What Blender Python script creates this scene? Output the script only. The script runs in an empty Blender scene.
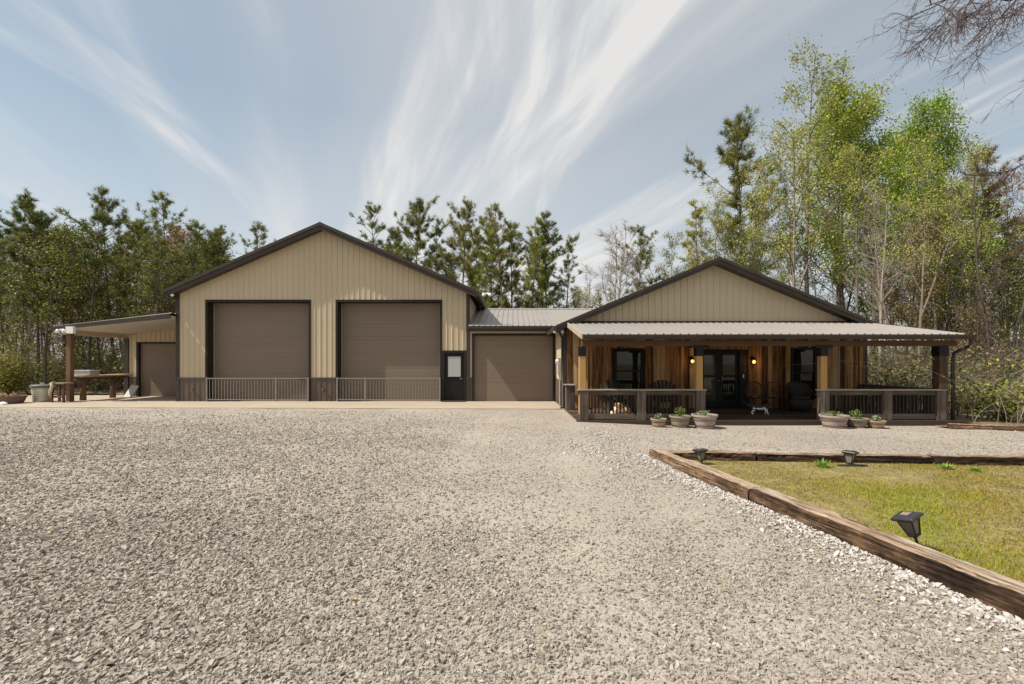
import bpy, math, random
import numpy as np
from mathutils import Vector, Matrix

random.seed(7)
rng = np.random.default_rng(11)
sc = bpy.context.scene
COL = sc.collection
R = math.radians

# ------------------------------------------------------------------ materials
MATS = {}
def new_mat(name):
    m = bpy.data.materials.new(name); m.use_nodes = True
    nt = m.node_tree
    return m, nt, nt.nodes, nt.links, nt.nodes['Principled BSDF']

def scale_col(c, k): return (min(c[0]*k, 1), min(c[1]*k, 1), min(c[2]*k, 1), 1)

def pm(name, col, rough=.6, var=.15, scale=4.0, stretch=(1, 1, 1), bump=0.0, bscale=None, metal=0.0,
       dirt=0.0, dirt_col=(.12, .09, .06), detail=6, spec=.5):
    """procedural painted / weathered surface: two noise layers mixed over a base colour, optional bump"""
    if name in MATS: return MATS[name]
    m, nt, N, L, bs = new_mat(name)
    tc = N.new('ShaderNodeTexCoord'); mp = N.new('ShaderNodeMapping')
    mp.inputs['Scale'].default_value = stretch
    L.new(tc.outputs['Object'], mp.inputs['Vector'])
    n1 = N.new('ShaderNodeTexNoise'); n1.inputs['Scale'].default_value = scale; n1.inputs['Detail'].default_value = detail
    L.new(mp.outputs[0], n1.inputs['Vector'])
    cr = N.new('ShaderNodeValToRGB')
    cr.color_ramp.elements[0].position = .3; cr.color_ramp.elements[0].color = scale_col(col, 1-var)
    cr.color_ramp.elements[1].position = .7; cr.color_ramp.elements[1].color = scale_col(col, 1+var)
    L.new(n1.outputs['Fac'], cr.inputs[0])
    out = cr.outputs[0]
    if dirt > 0:
        n2 = N.new('ShaderNodeTexNoise'); n2.inputs['Scale'].default_value = scale*.35; n2.inputs['Detail'].default_value = 8
        n2.inputs['Roughness'].default_value = .7
        L.new(mp.outputs[0], n2.inputs['Vector'])
        r2 = N.new('ShaderNodeMapRange'); r2.inputs['From Min'].default_value = .45; r2.inputs['From Max'].default_value = .75
        r2.inputs['To Max'].default_value = dirt
        L.new(n2.outputs['Fac'], r2.inputs['Value'])
        mx = N.new('ShaderNodeMix'); mx.data_type = 'RGBA'
        L.new(r2.outputs[0], mx.inputs['Factor']); L.new(out, mx.inputs['A']); mx.inputs['B'].default_value = (*dirt_col, 1)
        out = mx.outputs['Result']
    L.new(out, bs.inputs['Base Color'])
    bs.inputs['Roughness'].default_value = rough; bs.inputs['Metallic'].default_value = metal
    bs.inputs['Specular IOR Level'].default_value = spec
    if bump > 0:
        nb = N.new('ShaderNodeTexNoise'); nb.inputs['Scale'].default_value = bscale or scale*6; nb.inputs['Detail'].default_value = 6
        L.new(mp.outputs[0], nb.inputs['Vector'])
        b = N.new('ShaderNodeBump'); b.inputs['Strength'].default_value = bump; b.inputs['Distance'].default_value = .01
        L.new(nb.outputs['Fac'], b.inputs['Height']); L.new(b.outputs[0], bs.inputs['Normal'])
    MATS[name] = m
    return m

def tint_mat(name, cols, rough=.8, grain=None, gscale=1.0, transl=0.0, objrand=0.0, bump=.0, spec=.3, gstr=.45):
    """colour ramp driven by a per-face / per-point attribute 'tint' plus noise grain"""
    m, nt, N, L, bs = new_mat(name)
    at = N.new('ShaderNodeAttribute'); at.attribute_name = 'tint'
    val = at.outputs['Fac']
    tc = N.new('ShaderNodeTexCoord')
    if grain:
        mp = N.new('ShaderNodeMapping'); mp.inputs['Scale'].default_value = grain
        L.new(tc.outputs['Object'], mp.inputs['Vector'])
        # shift the grain for each board
        comb = N.new('ShaderNodeVectorMath'); comb.operation = 'ADD'
        sc7 = N.new('ShaderNodeVectorMath'); sc7.operation = 'SCALE'; sc7.inputs['Scale'].default_value = 37
        cx = N.new('ShaderNodeCombineXYZ'); L.new(val, cx.inputs[0]); L.new(val, cx.inputs[1]); L.new(val, cx.inputs[2])
        L.new(cx.outputs[0], sc7.inputs[0]); L.new(mp.outputs[0], comb.inputs[0]); L.new(sc7.outputs[0], comb.inputs[1])
        n = N.new('ShaderNodeTexNoise'); n.inputs['Scale'].default_value = gscale; n.inputs['Detail'].default_value = 8
        n.inputs['Roughness'].default_value = .65
        L.new(comb.outputs[0], n.inputs['Vector'])
        ma = N.new('ShaderNodeMath'); ma.operation = 'MULTIPLY_ADD'; ma.inputs[1].default_value = gstr*2; ma.inputs[2].default_value = -gstr
        L.new(n.outputs['Fac'], ma.inputs[0])
        ad = N.new('ShaderNodeMath'); ad.operation = 'ADD'; ad.use_clamp = True
        L.new(ma.outputs[0], ad.inputs[0]); L.new(val, ad.inputs[1]); val = ad.outputs[0]
        if bump:
            b = N.new('ShaderNodeBump'); b.inputs['Strength'].default_value = bump; b.inputs['Distance'].default_value = .01
            L.new(n.outputs['Fac'], b.inputs['Height']); L.new(b.outputs[0], bs.inputs['Normal'])
    cr = N.new('ShaderNodeValToRGB'); el = cr.color_ramp.elements
    el[0].position = 0; el[0].color = (*cols[0], 1); el[1].position = 1; el[1].color = (*cols[-1], 1)
    for i, c in enumerate(cols[1:-1]):
        e = el.new((i+1)/(len(cols)-1)); e.color = (*c, 1)
    L.new(val, cr.inputs[0]); colo = cr.outputs[0]
    if objrand:
        oi = N.new('ShaderNodeObjectInfo'); hs = N.new('ShaderNodeHueSaturation')
        mr = N.new('ShaderNodeMapRange'); mr.inputs['To Min'].default_value = .5-objrand*.12; mr.inputs['To Max'].default_value = .5+objrand*.12
        L.new(oi.outputs['Random'], mr.inputs['Value']); L.new(mr.outputs[0], hs.inputs['Hue'])
        mv = N.new('ShaderNodeMapRange'); mv.inputs['To Min'].default_value = 1+objrand; mv.inputs['To Max'].default_value = 1-objrand
        L.new(oi.outputs['Random'], mv.inputs['Value']); L.new(mv.outputs[0], hs.inputs['Value'])
        L.new(colo, hs.inputs['Color']); colo = hs.outputs[0]
    L.new(colo, bs.inputs['Base Color']); bs.inputs['Roughness'].default_value = rough
    bs.inputs['Specular IOR Level'].default_value = spec
    if transl:
        tr = N.new('ShaderNodeBsdfTranslucent'); L.new(colo, tr.inputs['Color'])
        mx = N.new('ShaderNodeMixShader'); mx.inputs[0].default_value = transl
        L.new(bs.outputs[0], mx.inputs[1]); L.new(tr.outputs[0], mx.inputs[2])
        L.new(mx.outputs[0], N['Material Output'].inputs['Surface'])
    MATS[name] = m
    return m

# ------------------------------------------------------------------ mesh builder
class MB:
    def __init__(s): s.v = []; s.f = []; s.t = []; s.tint = .5
    def add(s, vs, fs, tint=None):
        o = len(s.v); s.v += [tuple(v) for v in vs]
        s.f += [tuple(i+o for i in f) for f in fs]; s.t += [s.tint if tint is None else tint]*len(fs)
    def box(s, x0, x1, y0, y1, z0, z1, tint=None):
        vs = [(x0, y0, z0), (x1, y0, z0), (x1, y1, z0), (x0, y1, z0), (x0, y0, z1), (x1, y0, z1), (x1, y1, z1), (x0, y1, z1)]
        s.add(vs, [(0, 3, 2, 1), (4, 5, 6, 7), (0, 1, 5, 4), (1, 2, 6, 5), (2, 3, 7, 6), (3, 0, 4, 7)], tint)
    def bar(s, p0, p1, w, h, up=(0, 0, 1), tint=None, segs=1, jit=0.0):
        """box running from p0 to p1 (centre line), width w across, height h along up"""
        p0 = Vector(p0); p1 = Vector(p1); d = (p1-p0).normalized(); up = Vector(up)
        sd = d.cross(up).normalized(); u = sd.cross(d).normalized()
        vs = []
        for k in range(segs+1):
            c = p0.lerp(p1, k/segs)
            for a, b in ((-1, -1), (1, -1), (1, 1), (-1, 1)):
                jj = Vector((random.uniform(-jit, jit), random.uniform(-jit, jit), random.uniform(-jit, jit)))
                vs.append(c+sd*(a*w/2)+u*(b*h/2)+jj)
        fs = [(3, 2, 1, 0), tuple(segs*4+i for i in (0, 1, 2, 3))]
        for k in range(segs):
            for i in range(4):
                a = k*4+i; b = k*4+(i+1) % 4
                fs.append((a, b, b+4, a+4))
        s.add(vs, fs, tint)
    def tube(s, pts, rad, n=8, tint=None, cap=True):
        pts = [Vector(p) for p in pts]
        if not hasattr(rad, '__len__'): rad = [rad]*len(pts)
        vs = []; fs = []
        for k, p in enumerate(pts):
            d = (pts[min(k+1, len(pts)-1)]-pts[max(k-1, 0)]).normalized()
            a = Vector((0, 0, 1)) if abs(d.z) < .9 else Vector((1, 0, 0))
            x = d.cross(a).normalized(); y = d.cross(x)
            for i in range(n):
                t = 2*math.pi*i/n; vs.append(p+(x*math.cos(t)+y*math.sin(t))*rad[k])
        for k in range(len(pts)-1):
            for i in range(n):
                a = k*n+i; b = k*n+(i+1) % n
                fs.append((a, a+n, b+n, b))
        if cap: fs += [tuple(range(n)), tuple(reversed(range((len(pts)-1)*n, len(pts)*n)))]
        s.add(vs, fs, tint)
    def lathe(s, prof, n=20, c=(0, 0, 0), tint=None, sx=1, sy=1):
        vs = []; fs = []
        for r, z in prof:
            for i in range(n):
                t = 2*math.pi*i/n; vs.append((c[0]+r*sx*math.cos(t), c[1]+r*sy*math.sin(t), c[2]+z))
        for k in range(len(prof)-1):
            for i in range(n):
                a = k*n+i; b = k*n+(i+1) % n
                fs.append((a, b, b+n, a+n))
        fs += [tuple(reversed(range(n))), tuple(range((len(prof)-1)*n, len(prof)*n))]
        s.add(vs, fs, tint)
    def prism(s, poly, y0, y1, axis='y', tint=None):
        """poly = (a, b) points; extruded along an axis. y: (x,z) z: (x,y) x: (y,z)"""
        def P(a, b, d): return (a, d, b) if axis == 'y' else ((a, b, d) if axis == 'z' else (d, a, b))
        n = len(poly)
        vs = [P(a, b, y0) for a, b in poly]+[P(a, b, y1) for a, b in poly]
        fs = [tuple(range(n)), tuple(reversed(range(n, 2*n)))]+[(i, n+i, n+(i+1) % n, (i+1) % n) for i in range(n)]
        s.add(vs, fs, tint)
    def ribbed(s, o, u, v, n, u0, u1, vlo, vhi, pitch=.229, h=.02, w=.05, kinks=(), vcuts=1):
        """metal panel: flats and raised trapezoid ribs running along v"""
        o, u, v, n = Vector(o), Vector(u), Vector(v), Vector(n)
        bs = {round(u0, 5): None, round(u1, 5): None}
        def H(x):
            m = x % pitch
            if m < w*.3: return h*m/(w*.3)
            if m < w*.7: return h
            if m < w: return h*(w-m)/(w*.3)
            return 0
        k = math.floor(u0/pitch)
        while k*pitch < u1:
            for q in (0, w*.3, w*.7, w):
                x = k*pitch+q
                if u0 < x < u1: bs[round(x, 5)] = None
            k += 1
        for q in kinks: bs[round(q, 5)] = None
        xs = sorted(bs)
        F = lambda g, x: g(x) if callable(g) else g
        vs = []; fs = []
        for x in xs:
            a, b = F(vlo, x), F(vhi, x)
            for j in range(vcuts+1):
                vs.append(o+u*x+v*(a+(b-a)*j/vcuts)+n*H(x))
        m = vcuts+1
        for i in range(len(xs)-1):
            for j in range(vcuts):
                a = i*m+j
                fs.append((a, a+m, a+m+1, a+1))
        s.add(vs, fs)
    def build(s, name, mat, parent=None, bevel=0, smooth=False, local=False):
        off = Vector((0, 0, 0))
        if parent is not None and not local:
            p = parent
            while p is not None: off = off+p.location; p = p.parent
        me = bpy.data.meshes.new(name)
        me.from_pydata([(v[0]-off.x, v[1]-off.y, v[2]-off.z) for v in s.v], [], s.f)
        a = me.attributes.new('tint', 'FLOAT', 'FACE'); a.data.foreach_set('value', np.array(s.t, dtype=np.float32))
        if smooth: me.polygons.foreach_set('use_smooth', [True]*len(s.f))
        me.update()
        me.materials.append(mat)
        o = bpy.data.objects.new(name, me); COL.objects.link(o)
        if parent is not None: o.parent = parent
        if bevel:
            b = o.modifiers.new('bevel', 'BEVEL'); b.width = bevel; b.segments = 2; b.limit_method = 'ANGLE'
        return o

def np_mesh(name, verts, faces, mat, tint=None, parent=None, domain='FACE', loops=None, smooth=False):
    """verts (n,3) array, faces (m,k) array"""
    me = bpy.data.meshes.new(name)
    n, m, k = len(verts), len(faces), faces.shape[1]
    me.vertices.add(n); me.vertices.foreach_set('co', verts.astype(np.float32).ravel())
    me.loops.add(m*k); me.loops.foreach_set('vertex_index', faces.astype(np.int32).ravel())
    me.polygons.add(m); me.polygons.foreach_set('loop_start', np.arange(0, m*k, k, dtype=np.int32))
    if smooth: me.polygons.foreach_set('use_smooth', np.ones(m, dtype=bool))
    me.update(calc_edges=True)
    if not smooth: me.shade_flat()
    if tint is not None:
        a = me.attributes.new('tint', 'FLOAT', domain); a.data.foreach_set('value', tint.astype(np.float32))
    me.materials.append(mat)
    o = bpy.data.objects.new(name, me); COL.objects.link(o)
    if parent is not None: o.parent = parent
    return o

def thing(name, label, cat, loc=(0, 0, 0), rz=0, group=None, rot=None):
    o = bpy.data.objects.new(name, None); COL.objects.link(o)
    o.location = loc; o.rotation_euler = rot or (0, 0, rz); o.empty_display_size = .2
    o['label'] = label; o['category'] = cat
    if group: o['group'] = group
    return o
def tag(o, label, cat, group=None):
    o['label'] = label; o['category'] = cat
    if group: o['group'] = group
    return o
def struct(o): o['kind'] = 'structure'; return o
def stuff(o, label, cat):
    o['kind'] = 'stuff'; o['label'] = label; o['category'] = cat; return o
def dup(root, loc, rz=0, label=None, group=None, scale=1.0, rot=None):
    r = root.copy(); COL.objects.link(r); r.location = loc; r.rotation_euler = rot or (0, 0, rz)
    r.scale = (scale,)*3 if not hasattr(scale, '__len__') else scale
    if label: r['label'] = label
    if group: r['group'] = group
    for ch in list(root.children):
        c = ch.copy(); COL.objects.link(c); c.parent = r
        for g in list(ch.children):
            d = g.copy(); COL.objects.link(d); d.parent = c
    return r

# ------------------------------------------------------------------ ground height
def sstep(a, b, x):
    t = np.clip((np.asarray(x, float)-a)/(b-a), 0, 1); return t*t*(3-2*t)
def gz(x, y):
    x = np.asarray(x, float); y = np.asarray(y, float)
    return -.10*sstep(1.2, 5, x)*sstep(8.3, 11.3, y)

F, HC, CY = 470.0, 1.64, 362.5
def px2(px, D): return (px-512)/F*D          # lateral metres of a column at a distance
def zz(py, D): return HC+(CY-py)/F*D

# ------------------------------------------------------------------ palette
M_siding = pm('clay_metal_siding', (.48, .392, .262), .5, .05, .6, dirt=.15, dirt_col=(.26, .20, .13), stretch=(1, 1, .4))
M_dark = pm('dark_bronze_trim', (.044, .033, .026), .5, .15, 2, spec=.3)
M_wains = pm('brown_wainscot_metal', (.085, .060, .044), .5, .15, 1.5, dirt=.35, dirt_col=(.2, .16, .11))
M_door = pm('brown_roll_up_door', (.185, .138, .098), .6, .05, .8, stretch=(.3, 1, 2), dirt=.15, dirt_col=(.2, .16, .12))
M_roof = pm('galvalume_roof', (.29, .268, .245), .48, .05, 1.2, metal=.25, dirt=.15, dirt_col=(.26, .22, .19))
M_droof = pm('dark_metal_roof', (.05, .04, .032), .45, .1, 2)
M_soffit = pm('white_ceiling_panel', (.45, .41, .35), .6, .05, 2)
M_white = pm('white_plastic', (.75, .74, .70), .4, .04, 5)
M_gate = pm('grey_painted_steel', (.22, .19, .16), .5, .1, 8)
M_conc = pm('old_concrete', (.33, .272, .205), .9, .07, .9, bump=.3, bscale=60, dirt=.45, dirt_col=(.30, .255, .20))
M_black = pm('black_paint', (.008, .008, .009), .5, .2, 4, spec=.25)
M_blackm = pm('black_iron', (.02, .02, .022), .35, .2, 8)
M_jamb = pm('dark_jamb', (.022, .017, .014), .6, .1, 3, spec=.2)
BOARD = [(.026, .012, .006), (.105, .045, .016), (.26, .125, .042), (.39, .215, .08), (.50, .34, .19)]
M_boards = tint_mat('weathered_brown_boards', BOARD, .8, grain=(16, 16, .8), gscale=1.0, bump=.5, gstr=.9)
GREYW = [(.02, .014, .010), (.066, .049, .036), (.150, .120, .092), (.36, .30, .24)]
M_balu = tint_mat('dark_baluster_wood', [(.01, .007, .005), (.025, .018, .013), (.06, .042, .03)], .85, grain=(16, 16, 1.5))
M_grey = tint_mat('grey_weathered_wood', GREYW, .85, grain=(16, 16, 1.5), bump=.4, gstr=.5)
M_greyh = tint_mat('grey_weathered_rail', GREYW, .85, grain=(1.5, 16, 16), bump=.4, gstr=.5)
M_yel = tint_mat('honey_timber_post', [(.18, .09, .025), (.37, .21, .07), (.48, .31, .125)], .65, grain=(14, 14, 1), bump=.2, gstr=.35)
M_hdr = tint_mat('brown_header_beam', [(.02, .011, .006), (.07, .036, .018), (.12, .066, .032)], .7, grain=(1, 14, 14), bump=.2)
M_deck = tint_mat('brown_deck_boards', [(.02, .012, .008), (.055, .034, .024), (.40, .29, .20)], .7, grain=(1.2, 18, 18), bump=.2, gstr=.2)
M_log = tint_mat('rough_brown_timber', [(.05, .028, .016), (.15, .085, .05), (.26, .16, .10)], .85, grain=(9, 9, 1.5), bump=.5)
def glass_mat(name, col=(.01, .012, .012), rough=.03):
    m, nt, N, L, bs = new_mat(name)
    n = N.new('ShaderNodeTexNoise'); n.inputs['Scale'].default_value = 2
    tc = N.new('ShaderNodeTexCoord'); L.new(tc.outputs['Object'], n.inputs['Vector'])
    b = N.new('ShaderNodeBump'); b.inputs['Strength'].default_value = .02; L.new(n.outputs['Fac'], b.inputs['Height']); L.new(b.outputs[0], bs.inputs['Normal'])
    bs.inputs['Base Color'].default_value = (*col, 1); bs.inputs['Roughness'].default_value = rough
    bs.inputs['Specular IOR Level'].default_value = .5
    return m
M_glass = glass_mat('dark_window_glass')
M_blind = glass_mat('pale_blind_behind_glass', (.36, .39, .38), .15)
def emis(name, col, s):
    m, nt, N, L, bs = new_mat(name)
    bs.inputs['Base Color'].default_value = (*col, 1); bs.inputs['Emission Color'].default_value = (*col, 1)
    bs.inputs['Emission Strength'].default_value = s; return m
M_lamp = emis('lit_bulb_glass', (1, .50, .16), 1.3)

# =================================================================== WORKSHOP
GF = 19.6
gL, gR, gM = -13.93, -1.83, -7.85
RS = .433; RH = 6.4; PK = 7.35; RF = 19.21
def rooftop(x): return PK-RS*abs(x-gM)
def wtop(x): return rooftop(x)-.17
D1 = (-12.68, -8.47); D2 = (-7.26, -3.0); DH = 4.16; WZ = .98
WD = (-2.86, -1.95); WDH = 2.08
shop = thing('garage_building', 'large tan metal workshop with dark gable trim and two tall brown roll-up doors', 'garage', (gM, GF, 0))
mb = MB()
A = dict(o=(0, GF, 0), u=(1, 0, 0), v=(0, 0, 1), n=(0, -1, 0))
mb.ribbed(**A, u0=gL, u1=gR, vlo=DH+.1, vhi=wtop, kinks=(gM,))
for a, b in ((gL, D1[0]-.08), (D1[1]+.08, D2[0]-.08)):
    mb.ribbed(**A, u0=a, u1=b, vlo=WZ+.03, vhi=DH+.1)
mb.ribbed(**A, u0=D2[1]+.08, u1=WD[0]-.05, vlo=WZ+.03, vhi=DH+.1)
mb.ribbed(**A, u0=WD[0]-.05, u1=WD[1]+.05, vlo=WDH+.06, vhi=DH+.1)
mb.ribbed(**A, u0=WD[1]+.05, u1=gR, vlo=WZ+.03, vhi=DH+.1)
# side walls
mb.ribbed(o=(gR, 0, 0), u=(0, 1, 0), v=(0, 0, 1), n=(1, 0, 0), u0=GF, u1=37.5, vlo=0, vhi=4.5)
mb.ribbed(o=(gL, 0, 0), u=(0, 1, 0), v=(0, 0, 1), n=(-1, 0, 0), u0=GF, u1=37.5, vlo=0, vhi=4.5)
mb.ribbed(o=(0, 37.5, 0), u=(1, 0, 0), v=(0, 0, 1), n=(0, 1, 0), u0=gL, u1=gR, vlo=0, vhi=wtop, kinks=(gM,))
mb.build('wall', M_siding, shop)
mb = MB()   # framing behind the skin gives the wall its depth
yb0, yb1 = GF+.02, GF+.18
mb.prism([(gL+.02, DH+.12), (gR-.02, DH+.12), (gR-.02, wtop(gR)-.05), (gM, wtop(gM)-.05), (gL+.02, wtop(gL)-.05)], yb0, yb1)
for a, b in ((gL+.02, D1[0]-.09), (D1[1]+.09, D2[0]-.09), (D2[1]+.09, WD[0]-.06), (WD[1]+.06, gR-.02)):
    mb.box(a, b, yb0, yb1, 0, DH+.12)
mb.box(WD[0]-.06, WD[1]+.06, yb0, yb1, WDH+.08, DH+.12)
mb.build('wall_frame', M_jamb, shop)
for a, b in ((gL, D1[0]-.08), (D1[1]+.08, D2[0]-.08), (D2[1]+.08, WD[0]-.05), (WD[1]+.05, gR)):
    mb = MB()
    mb.ribbed(o=(0, GF-.012, 0), u=(1, 0, 0), v=(0, 0, 1), n=(0, -1, 0), u0=a, u1=b, vlo=0.02, vhi=WZ)
    mb.box(a, b, GF-.045, GF+.015, WZ, WZ+.035)
    mb.build('wainscot', M_wains, shop)
for x in (gL, gR):
    mb = MB(); mb.box(x-.07, x+.07, GF-.04, GF+.1, 0, 4.52)
    mb.build('corner_trim', M_dark, shop)
# roof
mb = MB()
L_ = math.hypot(RH, RH*RS)
cs, sn = RH/L_, RH*RS/L_
for sgn in (-1, 1):
    mb.ribbed(o=(gM, 0, PK), u=(0, 1, 0), v=(sgn*cs, 0, -sn), n=(sgn*sn, 0, cs), u0=RF, u1=38, vlo=0, vhi=L_, h=.025)
    mb.prism([(gM, PK-.004), (gM+sgn*RH, PK-RH*RS-.004), (gM+sgn*RH, PK-RH*RS-.10), (gM, PK-.10)], RF+.05, 37.9)
mb.prism([(gM-.2, PK-.2*RS+.03), (gM, PK+.045), (gM+.2, PK-.2*RS+.03), (gM, PK+.02)], RF-.02, 38.02)
mb.build('roof', M_droof, shop)
mb = MB()
for sgn in (-1, 1):
    xe = gM+sgn*RH
    e = PK-RH*RS
    mb.prism([(gM, PK+.03), (xe, e+.03), (xe, e-.10), (gM, PK-.10)], RF-.03, RF+.03)
    mb.prism([(gM, PK-.104), (xe, e-.104), (xe, e-.27), (gM, PK-.27)], RF, RF+.045)
    mb.prism([(gM, PK-.19), (xe-sgn*.05, e-.19), (xe-sgn*.05, e-.22), (gM, PK-.22)], RF+.05, GF-.03)   # soffit
    mb.box(min(xe-sgn*.02, xe+sgn*.10), max(xe-sgn*.02, xe+sgn*.10), RF-.02, 38, e-.2, e-.02)          # gutter
mb.build('rake_trim', M_dark, shop)

def rollup(par, x0, x1, zt, y, zb=.015, name='roll_up_door', n=24):
    mb = MB(); h = (zt-zb)/n
    for k in range(n):
        z0 = zb+k*h
        big = k % 4 == 3; e = z0+h-(.028 if big else .014); q = .006 if big else .003
        mb.add([(x0, y, z0), (x1, y, z0), (x1, y, e), (x0, y, e), (x1, y+q, e+.006), (x0, y+q, e+.006), (x1, y+q, z0+h), (x0, y+q, z0+h)],
               [(0, 1, 2, 3), (3, 2, 4, 5), (5, 4, 6, 7)])
    mb.box(x0, x1, y+.02, y+.05, zb, zt)
    d = mb.build(name, M_door, par)
    return d
def jamb(par, x0, x1, zt, yd, t=.09):
    mb = MB()
    mb.box(x0-t, x0, GF-.035, yd+.06, .01, zt+t); mb.box(x1, x1+t, GF-.035, yd+.06, .01, zt+t)
    mb.box(x0, x1, GF-.035, yd+.06, zt, zt+t)
    mb.build('door_frame', M_jamb, par)
for (a, b) in (D1, D2):
    d = rollup(shop, a, b, DH, GF+.42)
    jamb(d, a, b, DH, GF+.42)
    mb = MB(); mb.box(a, b, GF+.385, GF+.415, .015, .10); mb.build('bottom_bar', M_dark, d)
    for q in (a+.015, b-.075):
        mb = MB(); mb.box(q, q+.06, GF+.33, GF+.41, .02, DH-.02); mb.build('guide_track', M_gate, d)
# walk door
wd = MB(); wd.box(WD[0]+.05, WD[1]-.05, GF+.02, GF+.06, .05, WDH-.04); wdo = wd.build('door', M_black, shop)
mb = MB(); mb.box(WD[0]-.04, WD[0]+.045, GF-.045, GF+.1, .02, WDH+.05); mb.box(WD[1]-.045, WD[1]+.04, GF-.045, GF+.1, .02, WDH+.05)
mb.box(WD[0]+.045, WD[1]-.045, GF-.045, GF+.1, WDH-.035, WDH+.05); mb.build('door_frame', M_jamb, wdo)
mb = MB(); mb.box(WD[0]+.16, WD[1]-.16, GF+.003, GF+.03, 1.02, 1.92); mb.build('window_frame', M_black, wdo)
mb = MB(); mb.box(WD[0]+.19, WD[1]-.19, GF-.004, GF+.01, 1.05, 1.89); mb.build('door_glass', M_blind, wdo)
mb = MB(); mb.tube([(WD[1]-.12, GF+.02, .96), (WD[1]-.12, GF-.04, .96)], .012); mb.tube([(WD[1]-.12, GF-.04, .96), (WD[1]-.22, GF-.04, .96)], .012)
mb.build('door_handle', M_gate, wdo)
mb = MB(); mb.box(WD[0]-.03, WD[1]+.03, GF-.35, GF-.05, .03, .06); mb.build('threshold', M_dark, wdo)
# outdoor taps
def tap(x, z, lab):
    t = thing('outdoor_tap', lab, 'tap', (x, GF-.03, z))
    m = MB(); m.box(-.04, .04, -.01, .02, -.05, .05); m.tube([(0, 0, 0), (0, -.09, 0), (0, -.12, -.06)], .018); m.build('tap_body', pm('old_brass', (.25, .13, .06), .4, .2, 20, metal=.7), t, local=True)
    m = MB(); m.lathe([(.035, 0), (.035, .012)], 10, (0, -.06, .045)); m.build('handle', pm('red_brown_tap_wheel', (.22, .05, .03), .4), t, local=True)
tap(-13.3, .52, 'small brass hose tap on the wainscot at the left corner of the workshop')
tap(-7.85, .52, 'small brass hose tap on the wainscot between the two tall doors')

# metal railings across the two doors
def railing(x0, x1, xs, lab):
    t = thing('metal_railing', lab, 'railing', ((x0+x1)/2, GF-.07, 0), group='grey picket railings across the tall doors')
    z0, z1 = .10, .98; y = GF-.075
    m = MB()
    for z in (z0, z1): m.box(x0, x1, y-.022, y+.022, z-.022, z+.022)
    m.build('rail', M_gate, t)
    for x in [x0+.02, x1-.02]+xs:
        m = MB(); m.box(x-.03, x+.03, y-.031, y+.031, .02, z1+.04); m.build('post', M_gate, t)
    m = MB(); x = x0+.14
    while x < x1-.06:
        if all(abs(x-q) > .05 for q in xs): m.box(x-.01, x+.01, y-.01, y+.01, z0, z1)
        x += .125
    m.build('pickets', M_gate, t)
    m = MB()
    q = x1-.22 if len(xs) and xs[0] > (x0+x1)/2 else x0+.22
    m.box(q-.14, q+.1, y-.05, y-.03, z1-.06, z1-.02)
    m.build('latch', M_dark, t)
railing(D1[0]-.02, D1[1]+.02, [px2(277, GF)], 'grey picket railing across the left tall roll-up door')
railing(D2[0]-.02, D2[1]+.02, [px2(366, GF)], 'grey picket railing across the right tall roll-up door')

# flood lights
def flood(loc, lab, big=False):
    t = thing('security_light', lab, 'light', loc)
    m = MB(); m.box(-.07, .07, -.03, .03, -.02, .05); m.build('base', M_white, t, local=True)
    for s in (-1, 1):
        m = MB(); m.lathe([(.0, -.10), (.055, -.085), (.07, -.04), (.05, .02), (.02, .05)], 12, (s*.13, -.06, -.02))
        m.build('lamp_head', M_white, t, local=True, smooth=True)
        m = MB(); m.tube([(s*.04, -.02, 0), (s*.13, -.06, 0)], .015); m.build('arm', M_white, t, local=True)
    if big:
        m = MB(); m.box(.20, .50, -.06, .06, -.14, .14); m.build('driver_box', M_white, t, local=True)
flood((px2(487, 19.4), 19.35, zz(294, 19.4)), 'white twin security light under the right eave end of the workshop')
flood((px2(171, 19.4), 19.35, zz(294, 19.4)), 'white twin security light under the left eave end of the workshop')
flood((px2(558, 16.7), 16.45, zz(330.5, 16.7)), 'white twin security light at the left eave corner of the porch house')
flood((px2(62, 19.1), 19.1, zz(330, 19.1)), 'white twin security light with a box at the lean-to eave', True)

# ---------------- lean-to on the left (part of the workshop)
lx0 = -18.78; ly0, ly1 = 19.2, 22.75
def lz(x): return 3.66+(x-gL)*(3.66-3.11)/(gL-lx0)
mb = MB()
sl = math.hypot(gL-lx0, .55); ux, uz = (gL-lx0)/sl, .55/sl
mb.ribbed(o=(lx0, 0, 3.11), u=(0, 1, 0), v=(ux, 0, uz), n=(-uz, 0, ux), u0=ly0, u1=ly1, vlo=0, vhi=sl, h=.025)
lr = mb.build('lean_to_roof', M_droof, shop)
mb = MB(); mb.prism([(lx0, 3.10), (gL-.02, 3.65), (gL-.02, 3.45), (lx0, 2.97)], ly0-.03, ly0+.03)
mb.box(lx0-.1, lx0, ly0-.02, ly1, 2.95, 3.09); mb.build('fascia', M_dark, lr)
mb = MB(); mb.prism([(lx0+.02, 3.03), (gL-.08, 3.57), (gL-.08, 3.50), (lx0+.02, 2.96)], ly0+.04, ly1); mb.build('ceiling', M_soffit, lr)
mb = MB(); mb.box(-18.62, -18.48, 19.45, 22.6, 2.80, 3.02); mb.build('side_beam', M_siding, lr)
lw = MB(); LWY = 22.6
lw.ribbed(o=(0, LWY, 0), u=(1, 0, 0), v=(0, 0, 1), n=(0, -1, 0), u0=-18.45, u1=-17.98-.06, vlo=.95, vhi=3.0)
lw.ribbed(o=(0, LWY, 0), u=(1, 0, 0), v=(0, 0, 1), n=(0, -1, 0), u0=-18.04, u1=-14.0, vlo=2.62, vhi=lambda x: lz(x)-.16)
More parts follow.
